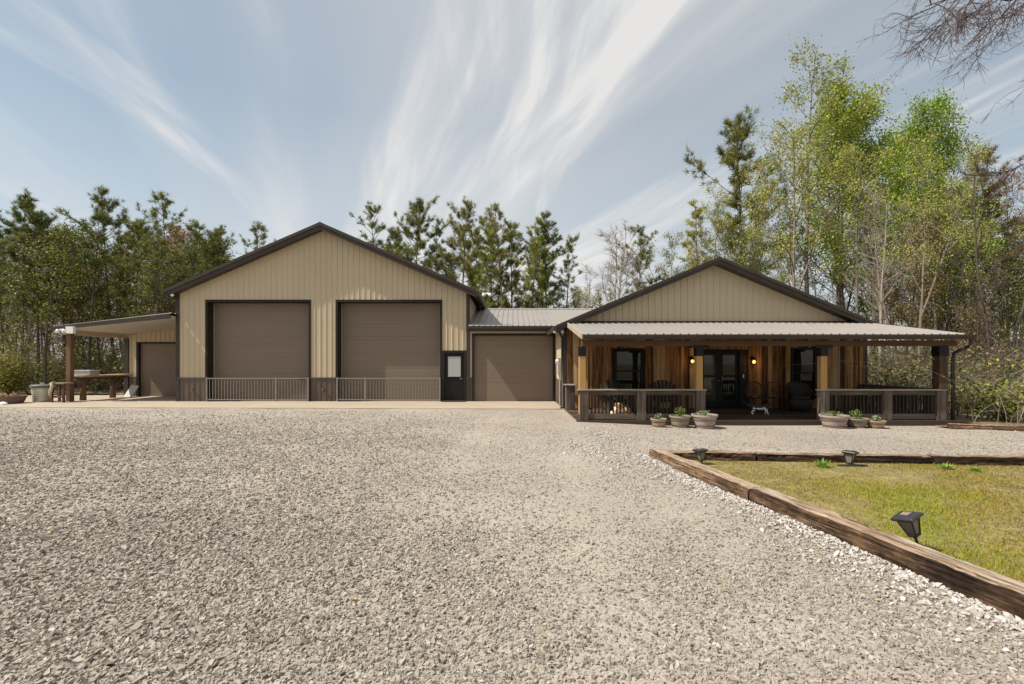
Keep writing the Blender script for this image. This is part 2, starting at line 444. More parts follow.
lw.ribbed(o=(0, LWY, 0), u=(1, 0, 0), v=(0, 0, 1), n=(0, -1, 0), u0=-14.95, u1=-14.0, vlo=.95, vhi=2.62)
lw.box(-18.45, -14.0, LWY+.22, LWY+.3, 0, 3.0)
lw.build('lean_to_wall', M_siding, shop)
mb = MB(); mb.ribbed(o=(0, LWY-.01, 0), u=(1, 0, 0), v=(0, 0, 1), n=(0, -1, 0), u0=-18.45, u1=-18.04, vlo=0, vhi=.95); mb.build('wainscot', M_wains, shop)
mb = MB(); mb.ribbed(o=(0, LWY-.01, 0), u=(1, 0, 0), v=(0, 0, 1), n=(0, -1, 0), u0=-14.95, u1=-14.0, vlo=0, vhi=.95); mb.build('wainscot', M_wains, shop)
ld = rollup(shop, -17.92, -15.0, 2.55, LWY+.08, .03, n=16)
mb = MB(); mb.box(-18.04, -17.92, LWY-.04, LWY+.2, .02, 2.62); mb.box(-15.0, -14.93, LWY-.04, LWY+.2, .02, 2.62); mb.box(-17.92, -15, LWY-.04, LWY+.2, 2.55, 2.62); mb.build('door_frame', M_jamb, ld)
mb = MB(); mb.box(-18.62, -18.42, LWY-.06, LWY+.14, 0, 2.8); mb.build('post', M_dark, shop)
mb = MB(); mb.bar((-18.42, 19.6, 0), (-18.42, 19.6, 2.95), .19, .19, up=(0, 1, 0), tint=.5, segs=6, jit=.008); mb.build('timber_post', M_log, shop, bevel=.015)

# ---------------- linking garage
link = thing('link_garage', 'low tan link garage with one brown roll-up door and pale metal roof', 'garage', (0, GF, 0))
CD = (-1.585, 1.71); CDH = 2.77; hX0 = 1.85
mb = MB()
mb.ribbed(**A, u0=gR+.08, u1=CD[0]-.08, vlo=WZ+.03, vhi=CDH+.08)
mb.ribbed(**A, u0=CD[1]+.08, u1=hX0, vlo=WZ+.03, vhi=CDH+.08)
mb.ribbed(**A, u0=gR+.08, u1=hX0, vlo=CDH+.08, vhi=3.0)
mb.box(gR+.08, CD[0]-.09, GF+.02, GF+.15, 0, 3.0); mb.box(CD[1]+.09, hX0, GF+.02, GF+.15, 0, 3.0)
mb.box(CD[0]-.09, CD[1]+.09, GF+.02, GF+.15, CDH+.1, 3.0)
mb.build('wall', M_siding, link)
for a, b in ((gR+.08, CD[0]-.08), (CD[1]+.08, hX0)):
    mb = MB(); mb.ribbed(o=(0, GF-.012, 0), u=(1, 0, 0), v=(0, 0, 1), n=(0, -1, 0), u0=a, u1=b, vlo=.02, vhi=WZ)
    mb.box(a, b, GF-.045, GF+.015, WZ, WZ+.035)
    mb.build('wainscot', M_wains, link)
d = rollup(link, CD[0], CD[1], CDH, GF+.10, n=14)
mb = MB(); mb.box(CD[0]-.085, CD[0], GF-.03, GF+.18, .01, CDH+.08); mb.box(CD[1], CD[1]+.085, GF-.03, GF+.18, .01, CDH+.08); mb.box(CD[0], CD[1], GF-.03, GF+.18, CDH, CDH+.08); mb.build('door_frame', M_jamb, d)
mb = MB()
s0 = (4.37-3.14)/(24-19.25); ll = math.hypot(24-19.25, 4.37-3.14)
vy, vz = (24-19.25)/ll, (4.37-3.14)/ll
mb.ribbed(o=(0, 19.25, 3.14), u=(1, 0, 0), v=(0, vy, vz), n=(0, -vz, vy), u0=gR+.03, u1=5.0, vlo=0, vhi=ll, h=.028, pitch=.2286)
mb.ribbed(o=(0, 28.75, 3.14), u=(1, 0, 0), v=(0, -vy, vz), n=(0, vz, vy), u0=gR+.03, u1=5.0, vlo=0, vhi=ll, h=.028)
mb.prism([(19.3, 3.12), (24, 4.34), (28.7, 3.12), (28.7, 3.05), (24, 4.27), (19.3, 3.05)], gR+.04, 4.98, axis='x')
rf = mb.build('roof', M_roof, link)
mb = MB(); mb.prism([(23.8, 4.34), (24, 4.41), (24.2, 4.34), (24, 4.385)], gR+.03, 5.0, axis='x'); mb.build('ridge_cap', M_roof, rf)
mb = MB(); mb.prism([(19.24, 3.12), (19.24, 2.99), (19.20, 2.96), (19.14, 2.96), (19.11, 3.05), (19.11, 3.12), (19.13, 3.12), (19.14, 3.06), (19.16, 2.98), (19.2, 2.98), (19.22, 3.02), (19.22, 3.12)], gR-.02, 1.62, axis='x')
mb.box(gR+.03, 1.62, 19.245, 19.27, 2.92, 3.10); mb.build('gutter', M_dark, rf)
mb = MB(); mb.box(gR+.05, 1.8, 19.272, GF-.03, 2.93, 2.96); mb.build('soffit', M_siding, rf)

# =================================================================== HOUSE
HF = 16.6; hX1 = 12.5; hM = 7.13; HRF = 16.15; HPK = 5.25; HS = .418; HH = 5.62
def hroof(x): return HPK-HS*abs(x-hM)
house = thing('porch_house', 'tan gabled house with board porch wall and long covered timber porch', 'house', (hM, HF, 0))
mb = MB()
mb.ribbed(o=(0, HF, 0), u=(1, 0, 0), v=(0, 0, 1), n=(0, -1, 0), u0=2.1, u1=12.16, vlo=3.02, vhi=lambda x: max(hroof(x)-.15, 3.03), kinks=(hM,))
mb.prism([(2.1, 3.02), (12.16, 3.02), (hM, hroof(hM)-.2)], HF+.02, HF+.15)
mb.ribbed(o=(hX0, 0, 0), u=(0, 1, 0), v=(0, 0, 1), n=(-1, 0, 0), u0=HF+.1, u1=28, vlo=0, vhi=2.95)
mb.ribbed(o=(hX1, 0, 0), u=(0, 1, 0), v=(0, 0, 1), n=(1, 0, 0), u0=HF+.1, u1=28, vlo=0, vhi=2.95)
mb.ribbed(o=(0, 28, 0), u=(1, 0, 0), v=(0, 0, 1), n=(0, 1, 0), u0=hX0, u1=hX1, vlo=0, vhi=lambda x: hroof(x)-.15, kinks=(hM,))
mb.build('wall', M_siding, house)
mb = MB(); mb.ribbed(o=(hX0-.012, 0, 0), u=(0, 1, 0), v=(0, 0, 1), n=(-1, 0, 0), u0=HF+.1, u1=19.55, vlo=0, vhi=WZ); mb.build('wainscot', M_wains, house)
mb = MB(); mb.box(hX0-.04, hX0+.1, HF-.02, HF+.1, .02, 2.9); mb.box(hX1-.1, hX1+.04, HF-.02, HF+.1, .02, 2.9); mb.build('corner_trim', M_dark, house)
# board wall
WN = (3.62, 4.62, .55, 2.14); WR = (9.84, 10.74, .40, 2.16); HDR = (6.60, 8.08, .03, 2.10)
mb = MB(); x = hX0+.1; rr = random.Random(4)
while x < hX1-.1:
    w = min(rr.choice([.13, .16, .19, .22, .25]), hX1-.1-x)
    t = min(max(rr.gauss(.48, .27), .02), .98); dy = rr.uniform(0, .012)
    ivs = [(.03, 3.0)]
    for (a, b, c, d_) in (WN, WR, HDR):
        if x+w > a and x < b:
            ivs = [(.03, c), (d_, 3.0)] if c > .1 else [(d_, 3.0)]
    for z0, z1 in ivs: mb.box(x+.003, x+w-.003, HF-.022-dy, HF, z0, z1, tint=t)
    if rr.random() < .45 and ivs == [(.03, 3.0)]:
        mb.box(x+w-.022, x+w+.022, HF-.045, HF-.036, .03, 3.0, tint=min(max(t+rr.uniform(-.3, .3), 0), 1))
    x += w
mb.build('board_wall', M_boards, house)
mb = MB(); mb.box(hX0+.1, WN[0], HF+.001, HF+.14, 0, 3.01); mb.box(WN[1], HDR[0], HF+.001, HF+.14, 0, 3.01); mb.box(HDR[1], WR[0], HF+.001, HF+.14, 0, 3.01); mb.box(WR[1], hX1-.1, HF+.001, HF+.14, 0, 3.01)
for (a, b, c, d_) in (WN, WR, HDR): mb.box(a, b, HF+.001, HF+.14, d_, 3.01); mb.box(a, b, HF+.001, HF+.14, -.05, c)
mb.build('wall_core', M_jamb, house)
def window(a, b, c, d_, lab=None):
    m = MB(); t = .075
    m.box(a, a+t, HF-.05, HF+.1, c, d_); m.box(b-t, b, HF-.05, HF+.1, c, d_); m.box(a+t, b-t, HF-.05, HF+.1, d_-t, d_); m.box(a+t, b-t, HF-.05, HF+.1, c, c+t)
    mid = (c+d_)/2; m.box(a+t, b-t, HF-.02, HF+.08, mid-.025, mid+.025)
    w = m.build('window', M_black, house, bevel=.004)
    m = MB(); m.box(a+t, b-t, HF+.03, HF+.05, c+t, mid-.025); m.box(a+t, b-t, HF+.0, HF+.02, mid+.025, d_-t); m.build('pane', M_glass, w)
    m = MB(); m.box(a-.03, b+.03, HF-.075, HF-.051, c-.03, c+.02); m.build('sill', M_black, w)
    return w
w1 = window(*WN)
# pale curtain halves seen in the left window
window(*WR)
# double door
dm = MB(); dm.box(HDR[0], HDR[0]+.07, HF-.05, HF+.12, .03, HDR[3]); dm.box(HDR[1]-.07, HDR[1], HF-.05, HF+.12, .03, HDR[3]); dm.box(HDR[0]+.07, HDR[1]-.07, HF-.05, HF+.12, HDR[3]-.07, HDR[3])
dfr = dm.build('entry_frame', M_black, house)
for k in range(2):
    a = HDR[0]+.07+k*.672; b = a+.668
    m = MB()
    gx0, gx1 = a+.11, b-.11
    m.box(a, gx0, HF+.01, HF+.05, .05, 2.02); m.box(gx1, b, HF+.01, HF+.05, .05, 2.02)
    m.box(gx0, gx1, HF+.01, HF+.05, .05, .30); m.box(gx0, gx1, HF+.01, HF+.05, 1.12, 1.20); m.box(gx0, gx1, HF+.01, HF+.05, 1.90, 2.02)
    m.build('door_leaf', M_black, dfr)
    m = MB(); m.box(gx0, gx1, HF+.03, HF+.04, .30, 1.12); m.box(gx0, gx1, HF+.03, HF+.04, 1.20, 1.90); m.build('door_glass', M_glass if k else glass_mat('door_glass_storm', (.05, .06, .05), .05), dfr)
m = MB(); m.tube([(7.42, HF-.02, .98), (7.42, HF-.02, 1.14)], .012); m.tube([(7.32, HF-.02, 1.0), (7.25, HF-.02, 1.0)], .012); m.build('door_handle', M_gate, dfr)
# roof
mb = MB(); L2 = math.hypot(HH, HH*HS); c2, s2 = HH/L2, HH*HS/L2
for sgn in (-1, 1):
    mb.ribbed(o=(hM, 0, HPK), u=(0, 1, 0), v=(sgn*c2, 0, -s2), n=(sgn*s2, 0, c2), u0=HRF, u1=28.4, vlo=0, vhi=L2, h=.02)
    mb.prism([(hM, HPK-.004), (hM+sgn*HH, HPK-HH*HS-.004), (hM+sgn*HH, HPK-HH*HS-.09), (hM, HPK-.09)], HRF+.05, 28.35)
mb.prism([(hM-.18, HPK-.18*HS+.025), (hM, HPK+.04), (hM+.18, HPK-.18*HS+.025), (hM, HPK+.015)], HRF-.02, 28.42)
mb.build('roof', M_droof, house)
mb = MB()
for sgn in (-1, 1):
    xe = hM+sgn*HH; e = HPK-HH*HS
    mb.prism([(hM, HPK+.025), (xe, e+.025), (xe, e-.08), (hM, HPK-.08)], HRF-.03, HRF+.03)
    mb.prism([(hM, HPK-.084), (xe, e-.084), (xe, e-.21), (hM, HPK-.21)], HRF, HRF+.045)
    mb.prism([(hM, HPK-.16), (xe-sgn*.4, e+.4*HS-.16), (xe-sgn*.4, e+.4*HS-.19), (hM, HPK-.19)], HRF+.05, HF-.03)
    mb.box(min(xe-sgn*.02, xe+sgn*.08), max(xe-sgn*.02, xe+sgn*.08), HRF-.02, 28.4, e-.16, e-.02)
mb.build('rake_trim', M_dark, house)
# porch roof
PX0, PX1 = 1.93, 12.46; PF = 12.85
pz1, pz0 = 3.05, 2.41
ll = math.hypot(HF-PF, pz1-pz0); vy, vz = (HF-PF)/ll, (pz1-pz0)/ll
mb = MB(); mb.ribbed(o=(0, PF, pz0), u=(1, 0, 0), v=(0, vy, vz), n=(0, -vz, vy), u0=PX0, u1=PX1, vlo=0, vhi=ll-.03, h=.024)
mb.prism([(PF+.02, pz0-.004), (HF-.03, pz1-.014), (HF-.03, pz1-.05), (PF+.02, pz0-.04)], PX0+.01, PX1-.01, axis='x')
pr = mb.build('porch_roof', M_roof, house)
mb = MB(); mb.box(2.0, 12.3, HF-.06, HF-.031, pz1-.02, pz1+.05); mb.build('flashing', M_dark, pr)
mb = MB()
mb.prism([(PF-.02, pz0-.01), (PF-.02, pz0-.10), (PF-.05, pz0-.135), (PF-.10, pz0-.135), (PF-.13, pz0-.06), (PF-.13, pz0-.01), (PF-.115, pz0-.01), (PF-.115, pz0-.05), (PF-.09, pz0-.12), (PF-.055, pz0-.12), (PF-.035, pz0-.09), (PF-.035, pz0-.01)], PX0+.02, PX1+.12, axis='x')
mb.build('gutter', M_dark, pr)
mb = MB(); mb.prism([(PF-.01, pz0+.02), (HF-.04, pz1+.03), (HF-.04, pz1-.13), (PF-.01, pz0-.13)], PX0-.03, PX0+.005, axis='x'); mb.build('left_rake_board', pm('pale_trim', (.36, .30, .22), .6, .1, 3), pr)
mb = MB(); mb.prism([(PF-.01, pz0+.02), (HF-.04, pz1+.03), (HF-.04, pz1-.10), (PF-.01, pz0-.10)], PX1-.005, PX1+.03, axis='x'); mb.build('right_rake_board', M_dark, pr)
mb = MB(); mb.tint = .55; y = HF-.08
k = 0
while y > PF+.25:
    z = pz0+(y-PF)*(pz1-pz0)/(HF-PF)
    mb.box(PX0+.02, PX1-.02, y-.14, y-.004, z-.09, z-.065, tint=random.uniform(.3, .7)); y -= .14
mb.build('porch_ceiling', M_hdr, pr)
PY = 13.2
mb = MB(); mb.box(PX0+.02, PX1-.04, PY-.09, PY+.09, 2.10, 2.255, tint=.75); mb.build('header_beam', M_hdr, house, bevel=.006)
POSTS = [1.97, 5.24, 8.71, 12.02]
for i, x in enumerate(POSTS):
    m = MB(); w = .09 if i < 3 else .12
    m.bar((x, PY, .03), (x, PY, 2.098), 2*w, 2*w, up=(0, 1, 0), tint=.6 if i < 3 else .12, segs=5, jit=.003)
    m = m.build('porch_post', M_yel if i < 3 else M_log, house, bevel=.01)
    b = MB(); s = w+.012; b.box(x-s, x+s, PY-s, PY+s, 1.82, 2.095)
    if 0 < i < 3: b.box(x-.24, x+.24, PY-.105, PY+.105, 2.05, 2.12)
    b.build('bracket', M_black, m)
# deck
mb = MB(); y = 13.0; k = 0
while y < HF-.03:
    mb.box(1.8, 12.48, y, y+.134, .0, .03, tint=random.uniform(.25, .6)); y += .14
mb.box(1.82, 12.46, 13.02, HF-.03, -.2, -.003, tint=.2)
mb.build('porch_deck', M_deck, house)
mb = MB(); mb.box(1.775, 12.5, 12.965, 12.997, -.14, .03, tint=.45); mb.box(1.765, 1.797, 12.998, HF-.03, -.14, .03, tint=.9); mb.build('deck_edge_board', M_deck, house)  # left board paler than the front one: sunlight put into its tint

# porch railings : separate fences
def rail_run(name, lab, p0, p1, newels, bal=True, group=None):
    """wood railing between two points along x or y; newels = list of parameters 0..1"""
    p0 = Vector(p0); p1 = Vector(p1); L = (p1-p0).length; d = (p1-p0)/L
    t = thing(name, lab, 'railing', ((p0+p1)/2), group=group)
    alongx = abs(d.x) > .5
    mt = M_greyh if alongx else pm('side_rail_wood', (.12, .09, .07), .85, .3, 5)
    m = MB(); m.bar(p0+Vector((0, 0, .875)), p1+Vector((0, 0, .875)), .17, .04, tint=.85); m.build('rail_cap', mt, t, bevel=.005)
    m = MB(); m.bar(p0+Vector((0, 0, .79)), p1+Vector((0, 0, .79)), .05, .12, tint=.42)
    m.build('top_rail', mt, t, bevel=.004)
    m = MB(); m.bar(p0+Vector((0, 0, .13)), p1+Vector((0, 0, .13)), .05, .15, tint=.55); m.build('bottom_rail', mt, t, bevel=.004)
    for n_ in newels:
        c = p0+d*n_*L
        for s, tt in ((-1, random.uniform(.4, .7)), (1, random.uniform(.4, .7))):
            pass
        m = MB(); w = .125
        for q in range(2):
            m.box(c.x-w+q*w+.002, c.x+q*w-.002, c.y-.07, c.y+.07, .032, .853, tint=random.uniform(.4, .75))
        m.build('newel_post', M_grey, t, bevel=.006)
    q = .1
    while q < L:
        c = p0+d*q
        if all(abs(q-n_*L) > .17 for n_ in newels):
            m = MB(); m.box(c.x-.019, c.x+.019, c.y-.019, c.y+.019, .2, .735, tint=random.uniform(.25, .7)); m.build('baluster', M_balu, t)
        q += .10
    return t
ry = 13.14
rail_run('porch_railing', 'weathered grey wood railing at the left end of the porch front', (1.83, ry, 0), (5.42, ry, 0), [.05, .495, .955])
rail_run('porch_railing', 'weathered grey wood railing at the right end of the porch front', (8.53, ry, 0), (12.1, ry, 0), [.05, .54, .96])
rail_run('porch_railing', 'dark side railing closing the right end of the porch', (12.3, ry+.2, 0), (12.3, HF-.06, 0), [])
t = thing('railing_stub', 'weathered grey boxed post with cap at the back left edge of the porch', 'railing', (1.98, 16.1, 0))
m = MB(); m.box(1.84, 1.99, 15.95, 16.25, .032, .85, tint=.5); m.box(1.993, 2.14, 15.95, 16.25, .032, .85, tint=.35); m.build('post', M_grey, t, bevel=.006)
m = MB(); m.box(1.80, 2.18, 15.91, 16.5, .853, .89, tint=.8); m.build('rail_cap', M_grey, t, bevel=.005)

# down pipes
def pipe(name, lab, pts, par=None):
    m = MB(); m.tube(pts, .045, 8); o = m.build(name, M_dark, None, smooth=True); tag(o, lab, 'down pipe')
pipe('down_pipe', 'dark down pipe curving from the porch gutter end to the right corner post',
     [(12.50, 12.78, 2.30), (12.50, 12.80, 2.16), (12.46, 12.86, 2.06), (12.36, 13.02, 1.96), (12.32, 13.1, 1.90), (12.31, 13.12, 1.75), (12.31, 13.12, .0)])
pipe('down_pipe', 'dark down pipe at the left corner of the house beside the link garage',
     [(1.60, 16.25, 2.82), (1.62, 16.3, 2.72), (1.74, 16.55, 2.58), (1.78, 16.62, 2.5), (1.78, 16.62, .08), (1.72, 16.5, .04)])
# meter box on the house side
t = thing('utility_meter', 'grey utility meter with round glass on the house corner by the link garage', 'meter', (1.78, 17.2, 1.7))
m = MB(); m.box(-.10, .03, -.12, .12, -.5, .1); m.build('box', pm('meter_grey', (.3, .28, .25), .5), t, local=True)
m = MB(); m.tube([(-.1, 0, -.02), (-.18, 0, -.02)], .075, 14); m.build('dial', M_white, t, local=True)
m = MB(); m.tube([(-.03, 0, -.5), (-.03, 0, -1.65)], .03, 8); m.build('conduit', pm('meter_grey', (.3, .28, .25)), t, local=True)

# lanterns on the porch wall
def lantern(x, z, lab):
    t = thing('wall_lantern', lab, 'lantern', (x, HF-.05, z), group='lit lanterns on the porch wall')
    m = MB(); m.box(-.05, .05, -.0, .02, -.10, .16); m.tube([(0, 0, .12), (0, -.10, .16), (0, -.12, .11)], .012); m.build('bracket', M_black, t, local=True)
    m = MB(); m.lathe([(.095, .06), (.085, .075), (.03, .12), (.012, .14)], 4, (0, -.12, 0)); m.lathe([(.05, -.11), (.065, -.09), (.065, -.08)], 4, (0, -.12, 0))
    for k in range(4):
        a = math.pi/2*k; m.tube([(.075*math.cos(a), -.12+.075*math.sin(a), .06), (.062*math.cos(a), -.12+.062*math.sin(a), -.085)], .006, 4)
    m.build('frame', M_black, t, local=True)
    m = MB(); m.lathe([(.025, -.07), (.05, -.04), (.055, .01), (.03, .05)], 12, (0, -.12, 0)); m.build('bulb', M_lamp, t, local=True, smooth=True)
    l = bpy.data.lights.new('lantern_light', 'POINT'); l.energy = 2.2; l.color = (1, .55, .22); l.shadow_soft_size = .06
    lo = bpy.data.objects.new('lantern_light', l); COL.objects.link(lo); lo.location = (x, HF-.30, z)
lantern(6.31, 1.69, 'lit lantern on the board wall left of the entry door behind the second porch post')
lantern(8.46, 1.67, 'lit lantern on the board wall right of the entry door')
m = MB(); m.box(8.13, 8.17, HF-.06, HF-.036, 1.10, 1.22); tag(m.build('doorbell', M_white), 'small white doorbell beside the black entry door', 'doorbell')

# =================================================================== PORCH FURNITURE
M_chair = tint_mat('dark_stained_chair_wood', [(.01, .008, .007), (.03, .022, .018), (.06, .045, .035)], .6, grain=(8, 8, 8))
def adirondack(loc, rz, lab):
    t = thing('garden_chair', lab, 'chair', loc, rz, group='dark slatted garden chairs on the porch')
    for k in range(7):                         # fan back
        a = (k-3)*.075; top = 1.02-.035*(k-3)**2*.5
        m = MB(); m.bar((a*1.05, .22, .34), (a*1.75, .46, top), .092, .018, up=(0, -1, .3), tint=random.random()); m.build('back_slat', M_chair, t, local=True)
    m = MB()
    for k in range(6): m.bar((-.27, -.28+k*.095, .40-k*.02), (.27, -.28+k*.095, .40-k*.02), .085, .018)
    m.build('seat', M_chair, t, local=True)
    for s in (-1, 1):
        m = MB(); m.bar((s*.33, -.38, .56), (s*.33, .36, .56), .12, .022); m.build('armrest', M_chair, t, local=True)
        m = MB(); m.bar((s*.29, -.30, 0), (s*.29, -.30, .55), .09, .025, up=(0, 1, 0)); m.build('front_leg', M_chair, t, local=True)
        m = MB(); m.bar((s*.26, -.33, .36), (s*.26, .55, .03), .022, .10); m.build('side_rail', M_chair, t, local=True)
        m = MB(); m.bar((s*.31, .30, .3), (s*.31, .30, .55), .06, .022, up=(0, 1, 0)); m.build('arm_support', M_chair, t, local=True)
adirondack((3.45, 15.5, .03), R(8), 'dark slatted garden chair by the left porch window')
adirondack((5.05, 15.5, .03), R(-6), 'dark slatted garden chair left of the second porch post')
# firewood on the sunlit corner of the deck
M_fw = tint_mat('split_firewood', [(.35, .18, .08), (.55, .36, .2), (.7, .55, .38)], .8, grain=(9, 9, 9))
fi = [(0, 0), (.17, 0), (.34, 0), (.085, .13), (.255, .13), (.51, 0), (.43, .13), (.17, .26)]
for k, (a, b) in enumerate(fi):
    m = MB(); c = Vector((3.02+a, 14.0, .105+b)); rr = .075
    n = 7; pts = []
    m.tube([c+Vector((0, -.2, 0)), c+Vector((0, .2, 0))], [rr*random.uniform(.85, 1), rr], n, tint=random.random())
    tag(m.build('firewood_log', M_fw), 'split firewood log in the small pile behind the left porch railing', 'log', 'firewood logs piled on the porch')
# wagon wheel bench
t = thing('wheel_back_bench', 'dark bench with round wheel back beside the entry door', 'bench', (8.62, 15.9, .03))
for s in (-.33, .33):
    m = MB(); P = [(s+.29*math.cos(q/18*2*math.pi), .2, .66+.29*math.sin(q/18*2*math.pi)) for q in range(19)]; m.tube(P, .022, 6)
    m.tube([(s, .2, .62), (s, .2, .70)], .05, 8)
    for q in range(8):
        a = q/8*2*math.pi; m.tube([(s, .2, .66), (s+.28*math.cos(a), .2, .66+.28*math.sin(a))], .010, 5)
    m.build('wheel_back', pm('red_brown_stain', (.075, .028, .015), .6, .2, 6), t, local=True)
m = MB()
for k in range(4): m.bar((-.62, -.25+k*.115, .42), (.62, -.25+k*.115, .42), .10, .025)
m.build('seat', M_chair, t, local=True)
for sx in (-.55, .55):
    for sy in (-.22, .16):
        m = MB(); m.bar((sx, sy, 0), (sx, sy, .41), .06, .06, up=(0, 1, 0)); m.build('leg', M_chair, t, local=True)
# dark wicker chair with rounded back
t = thing('wicker_chair', 'dark rounded wicker armchair right of the wheel back bench', 'chair', (9.55, 15.6, .03), R(-12))
m = MB(); m.lathe([(.30, .05), (.36, .10), (.37, .36), (.33, .40)], 20, (0, 0, 0)); m.build('seat', M_chair, t, local=True, smooth=True)
m = MB()
P = []; NA, NH = 16, 6
for i in range(NA+1):
    a = R(-20)+R(220)*i/NA
    hgt = .60+.38*max(0, math.sin(a))**.7
    for j in range(NH+1):
        z = .36+(hgt-.36)*j/NH; rr = .36+.05*j/NH
        P.append((rr*math.cos(a), rr*math.sin(a), z))
Q = [(p[0]*.9, p[1]*.9, p[2]) for p in P]; n = len(P); fs = []
for i in range(NA):
    for j in range(NH):
        a = i*(NH+1)+j; fs.append((a, a+NH+1, a+NH+2, a+1)); fs.append((n+a, n+a+1, n+a+NH+2, n+a+NH+1))
    a = i*(NH+1)+NH; fs.append((a, a+NH+1, n+a+NH+1, n+a))
m.add(P+Q, fs); m.build('backrest', M_chair, t, local=True, smooth=True)
m = MB(); m.lathe([(.28, .402), (.31, .43), (.29, .48), (.1, .5)], 18); m.build('cushion', pm('charcoal_cushion', (.03, .03, .03), .9), t, local=True, smooth=True)
for k in range(4):
    a = R(45+90*k); m = MB(); m.tube([(.28*math.cos(a), .28*math.sin(a), 0), (.28*math.cos(a), .28*math.sin(a), .06)], .025, 8); m.build('leg', M_chair, t, local=True)
# low table under right window
t = thing('side_table', 'low dark table below the right porch window', 'table', (10.35, 15.9, .03))
m = MB(); m.bar((-.45, 0, .55), (.45, 0, .55), .42, .03); m.build('table_top', pm('worn_table', (.10, .09, .08), .4, .3, 6), t, local=True, bevel=.005)
for sx in (-.4, .4):
    for sy in (-.16, .16):
        m = MB(); m.bar((sx, sy, 0), (sx, sy, .53), .045, .045, up=(0, 1, 0)); m.build('leg', M_chair, t, local=True)

# --- cat: black and white, walking right, tail raised to the left
def skin_body(name, pts, edges, rad, mat, parent, sub=2):
    me = bpy.data.meshes.new(name); me.from_pydata(pts, edges, []); me.update()
    o = bpy.data.objects.new(name, me); COL.objects.link(o)
    if parent: o.parent = parent
    m = o.modifiers.new('skin', 'SKIN'); m.use_smooth_shade = True
    sv = me.skin_vertices[0].data
    for i, r in enumerate(rad):
        sv[i].radius = (r, r) if not hasattr(r, '__len__') else r
    sv[0].use_root = True
    s = o.modifiers.new('sub', 'SUBSURF'); s.levels = sub; s.render_levels = sub
    me.materials.append(mat)
    return o
def cat_mat():
    m, nt, N, L, bs = new_mat('black_white_cat_fur')
    tc = N.new('ShaderNodeTexCoord'); sp = N.new('ShaderNodeSeparateXYZ'); L.new(tc.outputs['Object'], sp.inputs[0])
    n = N.new('ShaderNodeTexNoise'); n.inputs['Scale'].default_value = 9; L.new(tc.outputs['Object'], n.inputs['Vector'])
    # white belly, chest, feet : low on the body; plus patches
    a = N.new('ShaderNodeMath'); a.operation = 'MULTIPLY_ADD'; a.inputs[1].default_value = .45; L.new(n.outputs['Fac'], a.inputs[0]); L.new(sp.outputs['Z'], a.inputs[2])
    cr = N.new('ShaderNodeValToRGB'); cr.color_ramp.elements[0].position = .37; cr.color_ramp.elements[0].color = (.85, .82, .78, 1)
    cr.color_ramp.elements[1].position = .41; cr.color_ramp.elements[1].color = (.03, .028, .026, 1)
    L.new(a.outputs[0], cr.inputs[0]); L.new(cr.outputs[0], bs.inputs['Base Color']); bs.inputs['Roughness'].default_value = .8
    return m
M_cat = cat_mat()
cat = thing('cat', 'black and white cat standing on the porch floor with its tail raised', 'cat', (7.66, 14.6, .03), R(-12))
cat.scale = (1.12, 1.12, 1.12)
pts = [(0, 0, .20), (.10, 0, .205), (.19, 0, .21), (.25, 0, .27), (.29, 0, .30), (.335, 0, .285),   # spine to muzzle 0-5
       (-.12, 0, .21), (-.18, 0, .22), (-.27, 0, .25), (-.36, 0, .32), (-.42, 0, .40),              # rump, tail 6-10
       (.18, .04, .13), (.185, .04, .07), (.18, .04, .015), (.205, .04, .012),                     # front leg
       (.18, -.04, .13), (.215, -.04, .07), (.225, -.04, .015), (.25, -.04, .012),
       (-.13, .045, .15), (-.10, .045, .10), (-.16, .045, .07), (-.145, .045, .015), (-.115, .045, .012),
       (-.13, -.045, .15), (-.13, -.045, .10), (-.19, -.045, .07), (-.18, -.045, .015), (-.15, -.045, .012)]
edges = [(0, 1), (1, 2), (2, 3), (3, 4), (4, 5), (0, 6), (6, 7), (7, 8), (8, 9), (9, 10), (2, 11), (11, 12), (12, 13), (13, 14), (2, 15), (15, 16), (16, 17), (17, 18),
         (6, 19), (19, 20), (20, 21), (21, 22), (22, 23), (6, 24), (24, 25), (25, 26), (26, 27), (27, 28)]
rad = [.072, .07, .062, .042, .046, .022, .068, .035, .018, .016, .012] + [.028, .018, .015, .014]*2 + [.038, .026, .016, .014, .014]*2
skin_body('body', pts, edges, rad, M_cat, cat)
for s in (-1, 1):
    m = MB(); m.add([(.265, s*.035, .33), (.30, s*.04, .33), (.28, s*.012, .335), (.275, s*.038, .38)], [(0, 1, 2), (0, 1, 3), (1, 2, 3), (2, 0, 3)]); m.build('ear', pm('cat_ear_fur', (.03, .028, .026), .8), cat, local=True)
    m = MB(); m.lathe([(.002, -.007), (.007, 0), (.002, .007)], 8, (.322, s*.022, .305)); m.build('eye', pm('cat_eye', (.25, .3, .05), .2), cat, local=True)

